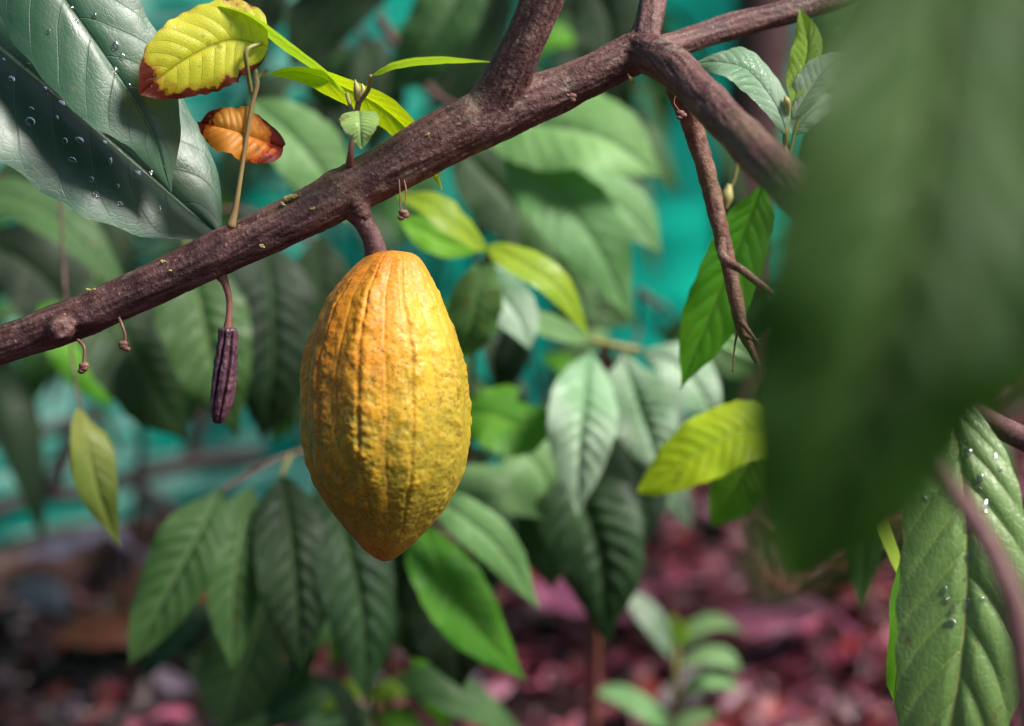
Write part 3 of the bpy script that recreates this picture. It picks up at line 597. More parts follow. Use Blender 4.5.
cluster('leafy_branch', 'background branch of broad dark and sunlit leaves behind the shrivelled pod', 'leafy branch', P(150, 260, 1.6), [
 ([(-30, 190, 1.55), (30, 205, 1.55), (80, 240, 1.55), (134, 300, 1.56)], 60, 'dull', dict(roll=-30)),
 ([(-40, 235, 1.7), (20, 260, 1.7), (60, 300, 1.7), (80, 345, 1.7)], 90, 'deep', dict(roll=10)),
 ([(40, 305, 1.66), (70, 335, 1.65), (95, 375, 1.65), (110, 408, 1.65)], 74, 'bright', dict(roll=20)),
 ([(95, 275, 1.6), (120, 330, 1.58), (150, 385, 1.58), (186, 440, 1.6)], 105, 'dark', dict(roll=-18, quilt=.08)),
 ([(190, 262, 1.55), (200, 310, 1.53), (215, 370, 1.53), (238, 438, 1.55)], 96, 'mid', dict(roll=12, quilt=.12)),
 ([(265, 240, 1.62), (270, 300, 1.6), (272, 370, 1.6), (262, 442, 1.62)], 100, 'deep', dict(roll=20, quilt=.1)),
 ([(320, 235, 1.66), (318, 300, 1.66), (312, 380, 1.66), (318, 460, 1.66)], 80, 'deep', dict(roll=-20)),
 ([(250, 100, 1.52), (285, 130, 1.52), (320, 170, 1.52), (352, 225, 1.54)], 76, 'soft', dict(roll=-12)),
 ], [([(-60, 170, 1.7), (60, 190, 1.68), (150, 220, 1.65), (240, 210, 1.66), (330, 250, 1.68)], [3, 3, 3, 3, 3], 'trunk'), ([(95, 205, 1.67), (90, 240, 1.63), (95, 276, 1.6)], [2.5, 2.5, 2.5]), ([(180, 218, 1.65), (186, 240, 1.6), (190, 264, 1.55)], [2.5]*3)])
cluster('leafy_shoot', 'large pale green leaves spreading between the two hanging twigs and the pod', 'leafy shoot', P(520, 170, 1.6), [
 ([(478, 120, 1.6), (530, 125, 1.58), (600, 138, 1.56), (664, 178, 1.56)], 104, 'soft', dict(roll=-22, quilt=.04)),
 ([(505, 150, 1.6), (550, 190, 1.57), (595, 245, 1.56), (634, 322, 1.57)], 84, 'soft', dict(roll=-15)),
 ([(520, 160, 1.62), (580, 185, 1.6), (630, 215, 1.6), (662, 255, 1.6)], 62, 'pale', dict(roll=-25)),
 ([(452, 140, 1.68), (480, 170, 1.68), (515, 210, 1.68), (548, 275, 1.68)], 84, 'dark', dict(roll=-10, quilt=.06)),
 ([(520, 175, 1.65), (545, 220, 1.64), (560, 270, 1.64), (600, 320, 1.64)], 70, 'pale', dict(roll=10)),
 ([(440, 120, 1.7), (420, 150, 1.7), (405, 200, 1.7), (400, 250, 1.7)], 62, 'mid', dict(roll=20)),
 ], [([(380, 20, 1.75), (430, 90, 1.68), (480, 122, 1.6), (520, 165, 1.62)], [5, 5, 4, 3], 'bark')])
cluster('lime_shoot', 'bright lime leaves arching just right of the pod top', 'leafy shoot', P(490, 250, 1.4), [
 ([(488, 245, 1.4), (520, 262, 1.38), (560, 290, 1.38), (592, 340, 1.4)], 42, 'lime', dict(roll=-30)),
 ([(488, 252, 1.4), (460, 228, 1.38), (430, 205, 1.38), (392, 192, 1.4)], 40, 'lime', dict(roll=38)),
 ([(486, 250, 1.42), (450, 244, 1.42), (425, 232, 1.42), (398, 218, 1.42)], 40, 'bright', dict(roll=20)),
 ([(492, 256, 1.42), (478, 290, 1.42), (470, 330, 1.43), (458, 360, 1.45)], 60, 'mid', dict(roll=-25)),
 ([(492, 262, 1.45), (500, 290, 1.45), (520, 320, 1.45), (530, 350, 1.45)], 50, 'sky_sheen', dict(roll=10)),
 ], [([(490, 250, 1.41), (480, 330, 1.5), (470, 420, 1.65), (460, 850, 1.95)], [3, 3, 3, 4], 'twig')])
cluster('silvery_sapling', 'sapling of hanging silvery quilted leaves in the centre background', 'plant', P(600, 345, 1.55), [
 ([(590, 352, 1.5), (584, 400, 1.46), (580, 450, 1.45), (578, 516, 1.46)], 72, 'sky_sheen', dict(roll=6, quilt=.14)),
 ([(622, 352, 1.52), (634, 390, 1.5), (648, 430, 1.5), (664, 482, 1.5)], 70, 'sky_sheen', dict(roll=-12, quilt=.14)),
 ([(640, 352, 1.56), (672, 362, 1.55), (700, 390, 1.55), (716, 428, 1.56)], 56, 'sky_sheen', dict(roll=-20, quilt=.12)),
 ([(592, 340, 1.54), (566, 332, 1.52), (535, 322, 1.5), (505, 318, 1.5)], 30, 'pale', dict(roll=30)),
 ([(560, 460, 1.6), (585, 510, 1.57), (602, 570, 1.56), (606, 648, 1.57)], 104, 'dark', dict(roll=-6, quilt=.2)),
 ([(580, 450, 1.64), (560, 500, 1.62), (550, 545, 1.62), (552, 590, 1.62)], 84, 'dark', dict(roll=15, quilt=.16)),
 ([(610, 356, 1.6), (620, 430, 1.6), (640, 490, 1.6), (650, 540, 1.6)], 70, 'deep', dict(roll=15)),
 ([(500, 440, 1.6), (520, 450, 1.58), (545, 480, 1.58), (556, 530, 1.6)], 60, 'pale', dict(roll=-15)),
 ], [([(592, 340, 1.54), (612, 345, 1.56), (640, 350, 1.57)], [3.5, 4, 3]), ([(606, 346, 1.56), (604, 420, 1.62), (596, 600, 1.75), (590, 760, 1.95)], [4, 5, 6, 7], 'stem_red')])
cluster('green_sapling', 'sapling of bright green pointed leaves just below and right of the pod', 'plant', P(430, 500, 1.5), [
 ([(428, 495, 1.48), (460, 515, 1.46), (500, 550, 1.46), (540, 610, 1.47)], 48, 'soft', dict(roll=-10, quilt=.08)),
 ([(424, 525, 1.5), (440, 570, 1.48), (475, 625, 1.48), (528, 682, 1.49)], 74, 'bright', dict(roll=-15, quilt=.07)),
 ([(460, 412, 1.5), (490, 415, 1.49), (520, 425, 1.49), (556, 410, 1.5)], 84, 'bright', dict(roll=-25)),
 ([(425, 500, 1.55), (455, 490, 1.53), (500, 490, 1.53), (545, 520, 1.55)], 64, 'pale', dict(roll=-35)),
 ([(415, 540, 1.56), (440, 590, 1.56), (455, 640, 1.56), (460, 690, 1.58)], 90, 'deep', dict(roll=10)),
 ], [([(420, 440, 1.54), (418, 500, 1.56), (390, 640, 1.7), (400, 850, 1.9)], [3, 3, 4, 5], 'twig')])
cluster('yellow_leaf_shoot', 'bright yellow green leaf glowing above the red mulch beside the blurred leaf', 'leafy shoot', P(770, 440, 1.4), [
 ([(782, 432, 1.36), (738, 434, 1.34), (692, 458, 1.34), (638, 492, 1.35)], 74, 'yellow', dict(roll=-20, quilt=.07, kind='oval', label='yellow green leaf')),
 ([(785, 430, 1.42), (755, 460, 1.41), (735, 490, 1.41), (712, 528, 1.42)], 70, 'bright', dict(roll=15)),
 ], [([(778, 426, 1.37), (800, 420, 1.4), (880, 400, 1.5), (960, 300, 1.6)], [3, 4, 5, 6], 'twig')])
cluster('mulch_seedling', 'tiny pale seedling standing in the red mulch', 'seedling', P(675, 745, 1.95), [
 ([(676, 664, 1.9), (662, 635, 1.9), (642, 608, 1.9), (616, 590, 1.9)], 25, 'sky_sheen', dict(roll=-10)),
 ([(678, 648, 1.9), (695, 630, 1.9), (718, 622, 1.9), (744, 632, 1.9)], 21, 'pale', dict(roll=-12, fold=.3)),
 ([(678, 668, 1.9), (702, 656, 1.9), (725, 658, 1.9), (742, 672, 1.9)], 21, 'pale', dict(roll=-12, fold=.3)),
 ([(676, 700, 1.92), (700, 682, 1.9), (720, 680, 1.9), (740, 692, 1.9)], 23, 'pale', dict(roll=-30)),
 ([(674, 735, 1.92), (650, 712, 1.9), (620, 695, 1.9), (590, 692, 1.9)], 25, 'pale', dict(roll=20)),
 ([(676, 650, 1.9), (674, 632, 1.9), (672, 612, 1.9)], 18, 'lime', dict(roll=20)),
 ([(676, 650, 1.9), (682, 636, 1.9), (690, 618, 1.9)], 14, 'lime', dict(roll=-20)),
 ([(674, 735, 1.9), (690, 720, 1.9), (720, 712, 1.9)], 21, 'pale', dict(roll=-20)),
 ], [([(676, 645, 1.9), (675, 690, 1.91), (674, 760, 2.0), (673, 800, 2.1)], [3, 3, 3.5, 4], 'stem')])
cluster('low_plant', 'low plant with glossy leaves at the bottom edge below the pod', 'plant', P(400, 760, 1.8), [
 ([(370, 690, 1.75), (420, 682, 1.72), (470, 702, 1.72), (530, 745, 1.74)], 62, 'mid', dict(roll=-40)),
 ([(380, 720, 1.78), (330, 700, 1.75), (290, 705, 1.75), (235, 740, 1.76)], 62, 'dark', dict(roll=40)),
 ([(372, 700, 1.7), (350, 690, 1.7), (320, 712, 1.7)], 26, 'lime', dict(roll=30)),
 ([(374, 705, 1.7), (390, 690, 1.7), (410, 700, 1.7)], 24, 'lime', dict(roll=-30)),
 ([(370, 712, 1.7), (340, 715, 1.7), (300, 726, 1.7)], 30, 'pale', dict(roll=20)),
 ([(376, 715, 1.7), (400, 725, 1.7), (430, 750, 1.7)], 40, 'bright', dict(roll=-20)),
 ], [([(374, 700, 1.72), (376, 730, 1.76), (380, 800, 1.9)], [3, 3, 4], 'stem')])
cluster('top_shoot', 'grey green leaves hanging in the dark above the centre of the branch', 'leafy shoot', P(470, -60, 1.7), [
 ([(470, -40, 1.7), (455, 0, 1.68), (425, 50, 1.68), (388, 95, 1.7)], 74, 'mid', dict(roll=-15)),
 ([(500, -40, 1.8), (490, 10, 1.8), (460, 70, 1.8), (430, 115, 1.8)], 60, 'deep', dict(roll=15)),
 ([(430, -60, 1.75), (370, -30, 1.75), (320, 20, 1.75), (290, 70, 1.75)], 74, 'deep', dict(roll=5)),
 ([(560, -30, 1.8), (600, 0, 1.8), (610, 50, 1.8), (590, 100, 1.8)], 80, 'deep', dict(roll=5)),
 ([(300, -60, 1.7), (270, -20, 1.7), (250, 30, 1.7), (245, 80, 1.7)], 60, 'deep', dict(roll=-15)),
 ], [([(250, -80, 1.72), (400, -60, 1.72), (520, -50, 1.75), (680, -90, 1.8)], [5, 6, 6, 7], 'bark')])
cluster('right_shoot', 'blue grey leaf fanning out above the far branch at the upper right', 'leafy shoot', P(860, -40, 1.5), [
 ([(880, -30, 1.5), (860, 10, 1.48), (835, 50, 1.48), (800, 110, 1.5)], 80, 'mid', dict(roll=-15)),
 ([(900, 20, 1.6), (880, 90, 1.6), (840, 160, 1.6), (800, 230, 1.6)], 90, 'dark', dict(roll=-15)),
 ], [([(800, -60, 1.52), (870, -40, 1.5), (960, -50, 1.5)], [4, 5, 6], 'bark')])

def filler(label, cx, cy, rx_, ry_, D, n_, mats, seed, ln=(95, 150)):
    q = random.Random(seed)
    t = thing('leafy_shoot', label, 'leafy shoot', P(cx, cy-ry_, D), 'dense leafy shoots behind the pod')
    top = (cx+q.uniform(-40, 40), cy-ry_-30, D+.05)
    tips = []
    for k in range(n_):
        x = cx+q.uniform(-rx_, rx_); y = cy+q.uniform(-ry_, ry_); d = D+q.uniform(-.07, .12)
        a = q.gauss(1.57, .75); L = q.uniform(*ln)*1.5/D
        dx, dy = math.cos(a)*L, math.sin(a)*L
        leaf(t, [(x, y, d), (x+dx*.33, y+dy*.28-8, d-.02), (x+dx*.68, y+dy*.66-4, d-.02), (x+dx, y+dy, d)], L*q.uniform(.34, .46), q.choice(mats), roll=face_light([(0, 0), (dx, dy)], q.uniform(0, 45)), quilt=q.uniform(.04, .12), nu=36, nv=14)
        tips.append((x, y, d))
    for k in range(0, n_, 3):
        p = tips[k]; stem(t, [top, ((top[0]+p[0])/2+10, (top[1]+p[1])/2, D+.04), p], [3, 2, 1.6], 'trunk')
filler('dense green leaves in the gap between the pod and the sky-silvered leaves', 500, 400, 45, 110, 1.78, 11, ['mid', 'bright', 'deep', 'pale', 'mid'], 3)
filler('dark and sky-silvered leaves filling the gap behind the yellow green leaf', 660, 400, 55, 80, 1.85, 9, ['deep', 'sky_sheen', 'mid', 'pale'], 4)
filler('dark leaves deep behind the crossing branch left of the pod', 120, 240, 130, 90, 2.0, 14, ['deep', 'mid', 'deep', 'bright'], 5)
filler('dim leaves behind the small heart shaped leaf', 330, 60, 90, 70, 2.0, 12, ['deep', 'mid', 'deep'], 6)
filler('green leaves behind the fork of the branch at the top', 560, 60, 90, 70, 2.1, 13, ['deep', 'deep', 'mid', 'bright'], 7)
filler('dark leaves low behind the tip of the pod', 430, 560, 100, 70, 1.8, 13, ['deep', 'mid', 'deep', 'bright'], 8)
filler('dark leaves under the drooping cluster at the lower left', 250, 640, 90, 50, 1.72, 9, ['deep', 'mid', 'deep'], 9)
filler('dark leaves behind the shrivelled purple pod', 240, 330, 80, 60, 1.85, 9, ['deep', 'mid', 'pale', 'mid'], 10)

# random deeper foliage, every shoot with its own bent stem from the ground
spots = [
 (-90, 260, 2.1, 8, 'shrub with broad shaded leaves at the left edge below the wet leaves'),
 (120, 150, 2.3, 14, 'shaded shrub filling the gap under the long wet leaf'),
 (600, 10, 2.5, 12, 'dark shrub behind the fork of the branch'),
 (560, 0, 2.9, 14, 'dark shrub farthest back above the branch'),
 (860, 250, 2.4, 16, 'dark shrub hidden mostly by the blurred foreground leaves'),
 (300, 30, 2.8, 10, 'dark shrub behind the yellow burnt leaf'),
]
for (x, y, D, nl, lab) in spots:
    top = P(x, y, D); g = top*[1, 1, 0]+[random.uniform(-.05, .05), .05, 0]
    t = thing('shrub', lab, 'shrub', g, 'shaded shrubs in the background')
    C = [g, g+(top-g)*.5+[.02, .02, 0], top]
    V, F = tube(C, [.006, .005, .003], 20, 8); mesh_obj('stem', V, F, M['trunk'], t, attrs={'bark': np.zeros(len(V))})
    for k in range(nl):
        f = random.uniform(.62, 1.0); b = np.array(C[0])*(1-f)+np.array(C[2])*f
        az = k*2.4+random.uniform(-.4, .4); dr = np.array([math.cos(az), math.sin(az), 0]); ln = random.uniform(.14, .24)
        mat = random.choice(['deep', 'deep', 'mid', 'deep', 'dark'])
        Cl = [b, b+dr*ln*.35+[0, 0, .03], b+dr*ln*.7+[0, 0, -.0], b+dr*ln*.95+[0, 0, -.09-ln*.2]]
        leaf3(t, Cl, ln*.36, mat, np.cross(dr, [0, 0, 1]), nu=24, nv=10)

# ================================================================== GROUND, MULCH, NET, TIMBER, TRUNK
def ground_mat():
    s = NT('soil'); obj = s.n('TexCoord', out=3)
    n1 = s.noise(obj, 9, 6, .7); n2 = s.noise(obj, 60, 4, .7)
    c = s.mix(s.mr(n1, .35, .65), c3(.02, .004, .006), c3(.06, .014, .02)); c = s.mix(s.mr(n2, .5, .7, 0, .5), c, c3(.1, .03, .04))
    return s.surf(s.n('BsdfPrincipled', {'Base Color': c, 'Roughness': .7, 'Normal': s.bump(s.math('ADD', n1, n2), 1, .02)}))
gx = np.linspace(-1, 1, 161); gx = np.sign(gx)*np.abs(gx)**2.2*60; gy = gx
GX, GY = np.meshgrid(gx, gy); GZ = .02*pnoise(np.stack([GX*2.1, GY*2.1, GX*0], -1))*np.exp(-(GX**2+GY**2)/60)-.02
F = [[i*161+j, i*161+j+1, (i+1)*161+j+1, (i+1)*161+j] for i in range(160) for j in range(160)]
gr = mesh_obj('ground', np.stack([GX, GY+2, GZ], -1).reshape(-1, 3), F, ground_mat()); gr['kind'] = 'structure'

# mulch: bark flakes and curled dead leaves
def mulch_mat():
    s = NT('mulch'); a = s.n('Attribute', {}, 0, attribute_name='tint'); obj = s.n('TexCoord', out=3)
    n1 = s.noise(obj, 90, 4, .7)
    c = s.mix(s.mr(n1, .3, .7, 0, .6), a, s.mix(1.0, a, (.4, .35, .4, 1), 'MULTIPLY'))
    return s.surf(s.n('BsdfPrincipled', {'Base Color': c, 'Roughness': .33, 'Specular IOR Level': .5, 'Normal': s.bump(n1, .8, .004)}))
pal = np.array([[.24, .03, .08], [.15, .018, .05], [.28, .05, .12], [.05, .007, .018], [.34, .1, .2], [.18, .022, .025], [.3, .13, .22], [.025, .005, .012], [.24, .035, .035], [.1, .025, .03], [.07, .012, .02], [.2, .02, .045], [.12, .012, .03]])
pal_left_shade = np.array([[.03, .01, .015], [.05, .012, .014], [.07, .05, .08], [.02, .006, .01], [.1, .09, .14], [.04, .012, .02], [.012, .005, .008]])  # left litter: bluish pieces, plus the shade there put into darker tints
Vs, Fs, Cs, off = [], [], [], 0
for k in range(13000):
    D = random.uniform(1.7, 5.5)**1.0; X0 = random.uniform(-.42, .42)*D*1.15; Y0 = D
    sz = random.uniform(.010, .030)*(1.9 if random.random() < .16 else 1)
    nu_, nv_ = 6, 4; u = np.linspace(-1, 1, nu_)[:, None]; v = np.linspace(-1, 1, nv_)[None, :]
    asp = random.uniform(.2, .6); wprof = np.sqrt(np.clip(1-np.abs(u)**random.uniform(1.5, 4), .03, 1))
    xx = u*sz+0*v; yv = v*sz*asp*wprof; curl = random.uniform(-.5, .9); bend = random.uniform(-.3, .5)
    zz = curl*(yv**2)/sz*1.5 + bend*(xx**2)/sz
    p = np.stack([xx, yv, zz], -1).reshape(-1, 3); p += rng.normal(0, sz*.05, p.shape)
    e = (random.gauss(0, .28), random.gauss(0, .28), random.uniform(0, 6.28))
    ca, sa = np.cos(e), np.sin(e)
    Rx = np.array([[1, 0, 0], [0, ca[0], -sa[0]], [0, sa[0], ca[0]]]); Ry = np.array([[ca[1], 0, sa[1]], [0, 1, 0], [-sa[1], 0, ca[1]]]); Rz = np.array([[ca[2], -sa[2], 0], [sa[2], ca[2], 0], [0, 0, 1]])
    p = p@(Rz@Ry@Rx).T + [X0, Y0, random.uniform(.0, .035)]
    nrmv = (Rz@Ry@Rx)@np.array([0, 0, 1.0]); th_ = sz*.06
    p2 = p - nrmv*th_
    q = len(p); fs_ = []
    for i in range(nu_-1):
        for j in range(nv_-1):
            a_ = [i*nv_+j, (i+1)*nv_+j, (i+1)*nv_+j+1, i*nv_+j+1]; fs_.append(a_); fs_.append([x+q for x in a_[::-1]])
    rim = [j for j in range(nv_)]+[i*nv_+nv_-1 for i in range(1, nu_)]+[(nu_-1)*nv_+j for j in range(nv_-2, -1, -1)]+[i*nv_ for i in range(nu_-2, 0, -1)]
    for a_, b_ in zip(rim, rim[1:]+rim[:1]): fs_.append([a_, b_, b_+q, a_+q])
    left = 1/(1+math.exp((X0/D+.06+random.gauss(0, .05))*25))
    pc = pal_left_shade if random.random() < left else pal
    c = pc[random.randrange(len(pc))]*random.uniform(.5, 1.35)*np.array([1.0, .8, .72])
    Vs += [p, p2]; Fs += [[x+off for x in f] for f in fs_]; Cs.append(np.repeat(c[None], 2*q, 0)); off += 2*q
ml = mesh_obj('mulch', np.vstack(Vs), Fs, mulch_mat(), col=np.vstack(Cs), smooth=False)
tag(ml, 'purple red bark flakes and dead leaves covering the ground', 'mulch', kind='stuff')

# fallen leaves one can tell apart
def fallen(x, y, ln, az, mat, label, wf=.42):
    D = gp(x, y); c = P(x, y, D); c[2] = .05; dr = np.array([math.cos(az), math.sin(az), 0])
    o = leaf3(None, [c-dr*ln/2+[0, 0, .02], c-dr*ln*.15+[0, 0, .04], c+dr*ln*.2+[0, 0, .045], c+dr*ln/2+[0, 0, .0]], ln*wf, mat, np.cross(dr, [0, 0, 1]), name='fallen_leaf', cup=-.3, wave=.25, nu=40, nv=18)
    tag(o, label, 'fallen leaf')
M['litter_blue'] = leaf_mat('leaf_litter_grey', c3(.04, .035, .06), c3(.08, .07, .12), c3(.1, .09, .13), c3(.1, .08, .1), .35, .1, .7)
M['litter_pink'] = leaf_mat('leaf_litter_pink', c3(.24, .05, .1), c3(.32, .08, .16), c3(.2, .06, .1), c3(.3, .06, .1), .35, .1, .7)
fallen(165, 668, .34, .9, 'dead', 'large rust red dead leaf lying under the drooping dark leaves', .5)
fallen(90, 600, .17, .3, 'litter_blue', 'grey blue dead leaf on dark ground at the left below the timber')
fallen(40, 655, .15, 2.3, 'litter_blue', 'grey blue curled dead leaf nearest the lower left corner')
fallen(780, 680, .22, .35, 'litter_pink', 'ribbed pink purple dead leaf lying right of the tiny pale seedling')
fallen(560, 660, .2, 2.6, 'litter_pink', 'pink dead leaf lying left of the tiny pale seedling')
fallen(440, 640, .2, -.5, 'dead', 'red brown dead leaf behind the bright green sapling', .5)
fallen(690, 535, .2, .2, 'dead', 'dull red dead leaf below the bright yellow green leaf')

# netting fence
def net_mat():
    s = NT('shade_net'); obj = s.n('TexCoord', out=3)
    mp = s.n('Mapping', {'Vector': obj, 'Scale': (1.0, 1.0, 6.5)})
    n1 = s.noise(mp, 5.5, 5, .65); n2 = s.noise(mp, 1.4, 2); n3 = s.noise(s.n('Mapping', {'Vector': obj, 'Scale': (3, 3, 60)}), 6, 2)
    a = s.n('Attribute', {}, 2, attribute_name='lit_through')
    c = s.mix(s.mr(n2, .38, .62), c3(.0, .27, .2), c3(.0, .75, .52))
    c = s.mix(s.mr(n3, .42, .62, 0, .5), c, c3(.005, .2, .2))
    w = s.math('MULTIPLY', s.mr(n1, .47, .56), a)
    c = s.mix(s.math('MULTIPLY', w, .8), c, c3(.55, .95, .82))  # pale patches painted in for sky shining through the net
    wv = s.n('TexWave', {'Vector': obj, 'Scale': 160.0}, 1, bands_direction='Z')
    pr = s.n('BsdfPrincipled', {'Base Color': c, 'Roughness': .8, 'Specular IOR Level': .15, 'Normal': s.bump(wv, .4, .002)})
    return s.surf(s.n('MixShader', {0: .45, 1: pr, 2: s.n('BsdfTranslucent', {'Color': c})}))
base_pts = np.array([(-3.2, 1.2, 0), (-1.9, 1.95, 0), (-.95, 2.62, 0), (-.35, 2.95, 0), (.3, 3.5, 0), (1.2, 4.1, 0), (2.6, 4.6, 0), (4.2, 4.9, 0)])
nb_, nh_ = 340, 70; Cb = catmull(base_pts, nb_); Tn = nrm(np.gradient(Cb, axis=0)); Nb = np.cross(Tn, [0, 0, 1.0])
zz = np.linspace(.02, 2.1, nh_); A, Z = np.meshgrid(np.linspace(0, 9, nb_), zz, indexing='ij')
fold_ = .05*pnoise(np.stack([A*1.6, Z*1.1, A*0], -1))+.022*pnoise(np.stack([A*6+Z*2, Z*2.5, A*0+4], -1))+.028*pnoise(np.stack([A*4+Z, Z*17, A*0+4], -1))
Vn = Cb[:, None]+[0, 0, 1]*Z[..., None]+Nb[:, None]*fold_[..., None]
F = [[i*nh_+j, (i+1)*nh_+j, (i+1)*nh_+j+1, i*nh_+j+1] for i in range(nb_-1) for j in range(nh_-1)]
netf = thing('net_fence', 'teal shade netting stretched behind the plants, with pale patches coloured in for sky shining through', 'fence', Cb[nb_//2])
lit_through = np.clip(1.4-np.abs(A-3.1)/1.0, 0.0, 1)
mesh_obj('netting', Vn.reshape(-1, 3), F, net_mat(), netf, attrs={'lit_through': lit_through.ravel()})
M['wire'] = plain('rusty_wire', c3(.015, .006, .008), c3(.03, .014, .014), .6, 80)
M['post'] = bark_mat('post_wood', c3(.022, .009, .009), c3(.05, .02, .018), c3(.09, .045, .04), .8)
for i in (20, 60, 262, 310):
    c = Cb[i]+Nb[i]*-.06 if False else Cb[i]-Nb[i]*(-.07)
    V, F = tube([c+[0, 0, -.1], c+[.01, 0, 1.0], c+[0, .01, 2.15]], [.03, .028, .026], 30, 12, .12); mesh_obj('post', V, F, M['post'], netf, attrs={'bark': pnoise(V*60)})
def near_fence(x, y, off=.10):
    # point just in front of the net on the ray of a pixel
    best = None
    for D in np.linspace(2.0, 5.5, 500):
        p = P(x, y, D); k = ((Cb[:, :2]-p[:2])**2).sum(1).argmin(); d = (p[:2]-Cb[k, :2])@Nb[k, :2]
        if d*np.sign((CAMP[:2]-Cb[k, :2])@Nb[k, :2]) < off: return p
    return P(x, y, 3)
for pl in [[(-10, 512), (25, 500), (52, 496), (85, 492), (130, 478), (190, 462), (260, 458)], [(52, 496), (58, 470), (72, 440), (95, 415)], [(130, 478), (160, 505), (185, 520)], [(190, 462), (200, 420), (240, 395)], [(-10, 440), (40, 432), (95, 415)]]:
    V, F = tube([near_fence(*q) for q in pl], [.010+.005*random.random() for _ in pl], 30, 8, .2); mesh_obj('wire', V, F, M['wire'], netf)

# timber edging at the foot of the net
a = P(-60, 612, gp(-60, 612)); b = P(235, 520, gp(235, 520)); a = a*[1, 1, 0]; b = b*[1, 1, 0]
d = nrm(b-a); sd_ = np.array([-d[1], d[0], 0]); n = 60; t = np.linspace(-.3, 1.1, n)[:, None]; C = a*(1-t)+b*t
prof = [(-.035, -.02), (-.035, .055), (-.03, .062), (.03, .062), (.036, .055), (.036, -.02)]
V = np.vstack([[c+sd_*p[0]+[0, 0, p[1]] for p in prof] for c in C]); V = V+.006*pnoise(V*14)[:, None]+.002*pnoise(V*60)[:, None]
m = len(prof); F = [[i*m+j, i*m+(j+1) % m, (i+1)*m+(j+1) % m, (i+1)*m+j] for i in range(n-1) for j in range(m)]+[list(range(m))[::-1], [(n-1)*m+j for j in range(m)]]
tb = mesh_obj('timber_edging', V, F, M['post'], smooth=False, attrs={'bark': pnoise(V*[20, 20, 90])}); tag(tb, 'dark weathered timber beam along the foot of the netting at the left', 'timber')

# second tree behind, trunk, with unseen canopy added to shade the background
tx = P(742, 330, 3.3); g = tx*[1, 1, 0]
bt = thing('shade_tree', 'dark maroon tree trunk behind the hanging dead twig', 'tree', g)
V, F = tube([g+[.02, 0, -.05], g+[0, 0, .4], g+[.03, .02, .9], g+[.05, .05, 1.5], g+[.02, .1, 2.3]], [.07, .056, .05, .046, .038], 70, 24, .12)
mesh_obj('trunk', V, F, M['trunk'], bt, attrs={'bark': fbm(V*[40, 40, 12], 2)})
Vc, Fc, off = [], [], 0
UVc = []
r2_ = random.Random(5)
for k in range(170):
    x = r2_.uniform(-1.2, 1.2); y = r2_.uniform(2.5, 4.6); z = r2_.uniform(1.55, 2.5)
    az = r2_.uniform(0, 6.28); dr = np.array([math.cos(az), math.sin(az), r2_.uniform(-.5, .1)]); ln = r2_.uniform(.18, .3); wd = ln*.38
    sdv = nrm(np.cross(dr, [0, 0, 1])); c = np.array([x, y, z]); nu_ = 7; uu = np.linspace(0, 1, nu_)
    pr_ = profile(uu)*wd/2
    for s1 in (-1, 0, 1):
        Vc.append(c+dr*uu[:, None]*ln+sdv*(s1*pr_)[:, None]+np.array([0, 0, 1])*(-.25*ln*uu**2+.2*abs(s1)*pr_)[:, None]); UVc.append(np.stack([uu, np.full(nu_, s1*.5+.5)], -1))
    for s1 in range(2):
        for i in range(nu_-1): Fc.append([off+s1*nu_+i, off+s1*nu_+i+1, off+(s1+1)*nu_+i+1, off+(s1+1)*nu_+i])
    off += 3*nu_
limbs = [tube([g+[.03, .06, 1.4+.1*k], g+[math.cos(az)*.7, math.sin(az)*.6+.1, 1.85+.05*k], g+[math.cos(az)*1.5, math.sin(az)*1.2, 2.1]], [.03, .018, .008], 20, 8) for k, az in enumerate((.3, 1.4, 2.6, 3.5, 4.6, 5.6))]
V, F = join(limbs); mesh_obj('limbs', V, F, M['trunk'], bt, attrs={'bark': np.zeros(len(V))})
mesh_obj('added_crown', np.vstack(Vc), Fc, M['dark'], bt, uv=np.vstack(UVc))

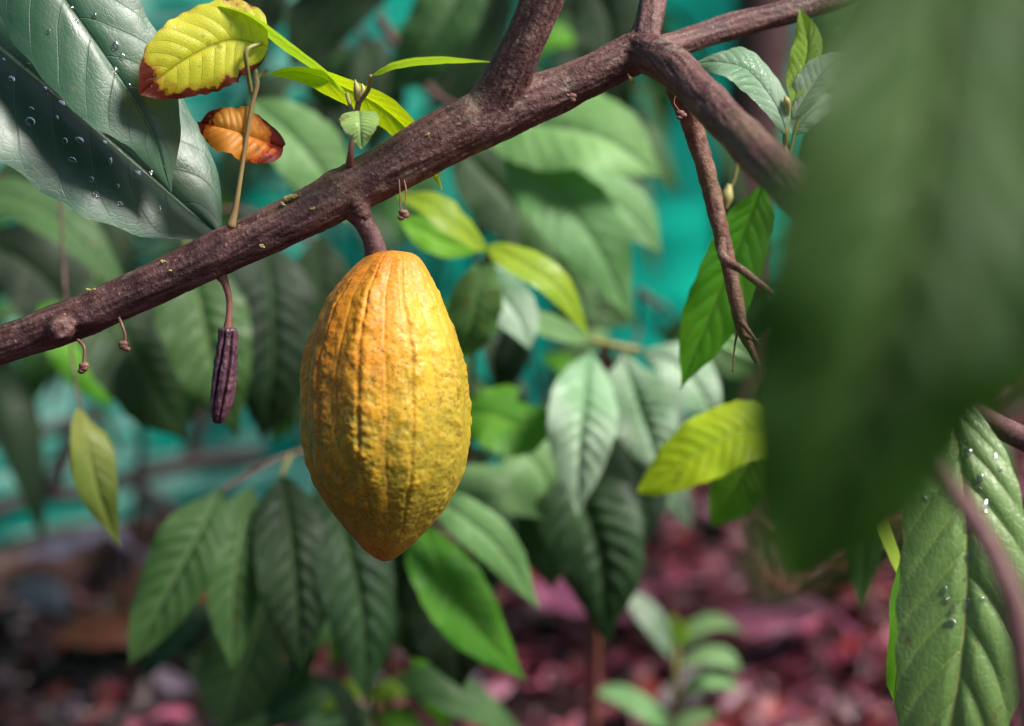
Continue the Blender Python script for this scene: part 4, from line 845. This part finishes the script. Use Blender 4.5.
# distant foliage bank beyond the net so nothing ends in a bare horizon
Vh = []; Fh = []; Uh = []; off = 0
for k in range(2600):
    az0 = r2_.uniform(-1.25, 1.25); dist = r2_.uniform(6.0, 8.5); x = math.sin(az0)*dist; y = math.cos(az0)*dist; z = r2_.uniform(0, 3.2)
    az = r2_.uniform(0, 6.28); dr = np.array([math.cos(az), math.sin(az), r2_.uniform(-.9, .2)]); ln = r2_.uniform(.3, .6); wd = ln*.5
    sdv = nrm(np.cross(dr, [0, 0, 1])); c = np.array([x, y, z]); uu = np.linspace(0, 1, 6); pr_ = profile(uu)*wd/2
    for s1 in (-1, 0, 1):
        Vh.append(c+dr*uu[:, None]*ln+sdv*(s1*pr_)[:, None]+np.array([0, 0, 1])*(.2*abs(s1)*pr_)[:, None]); Uh.append(np.stack([uu, np.full(6, s1*.5+.5)], -1))
    for s1 in range(2):
        for i in range(5): Fh.append([off+s1*6+i, off+s1*6+i+1, off+(s1+1)*6+i+1, off+(s1+1)*6+i])
    off += 18
tag(mesh_obj('undergrowth', np.vstack(Vh), Fh, M['dark'], uv=np.vstack(Uh)), 'dark mass of leaves beyond the netting', 'undergrowth', kind='stuff')

# ================================================================== LIGHT
world = bpy.data.worlds.new('World'); scene.world = world; world.use_nodes = True
wt = world.node_tree; bg = wt.nodes['Background']; sky = wt.nodes.new('ShaderNodeTexSky'); sky.sky_type = 'NISHITA'; sky.sun_disc = False
SUN_EL, SUN_AZ = math.radians(52), math.radians(108)     # azimuth clockwise from +Y
sky.sun_elevation = SUN_EL; sky.sun_rotation = SUN_AZ; sky.air_density = 1.0; sky.dust_density = 1.5; sky.ozone_density = 1.0
wt.links.new(sky.outputs[0], bg.inputs[0]); bg.inputs[1].default_value = .055
sun = bpy.data.lights.new('sun', 'SUN'); sun.energy = 4.0; sun.angle = math.radians(20); sun.color = (1, .95, .88)
so = bpy.data.objects.new('sun', sun); COL.objects.link(so)
dv = Vector((math.sin(SUN_AZ)*math.cos(SUN_EL), math.cos(SUN_AZ)*math.cos(SUN_EL), math.sin(SUN_EL)))
so.rotation_euler = (dv).to_track_quat('Z', 'Y').to_euler()
so.location = tuple(dv*4)
vs = scene.view_settings; vs.view_transform = 'Standard'; vs.look = 'None'; vs.gamma = 1; vs.exposure = 1.0
scene.render.engine = 'CYCLES'; cy = scene.cycles
cy.use_denoising = True; cy.max_bounces = 8; cy.diffuse_bounces = 4; cy.glossy_bounces = 3; cy.transmission_bounces = 6; cy.transparent_max_bounces = 8
cy.caustics_reflective = False; cy.caustics_refractive = False
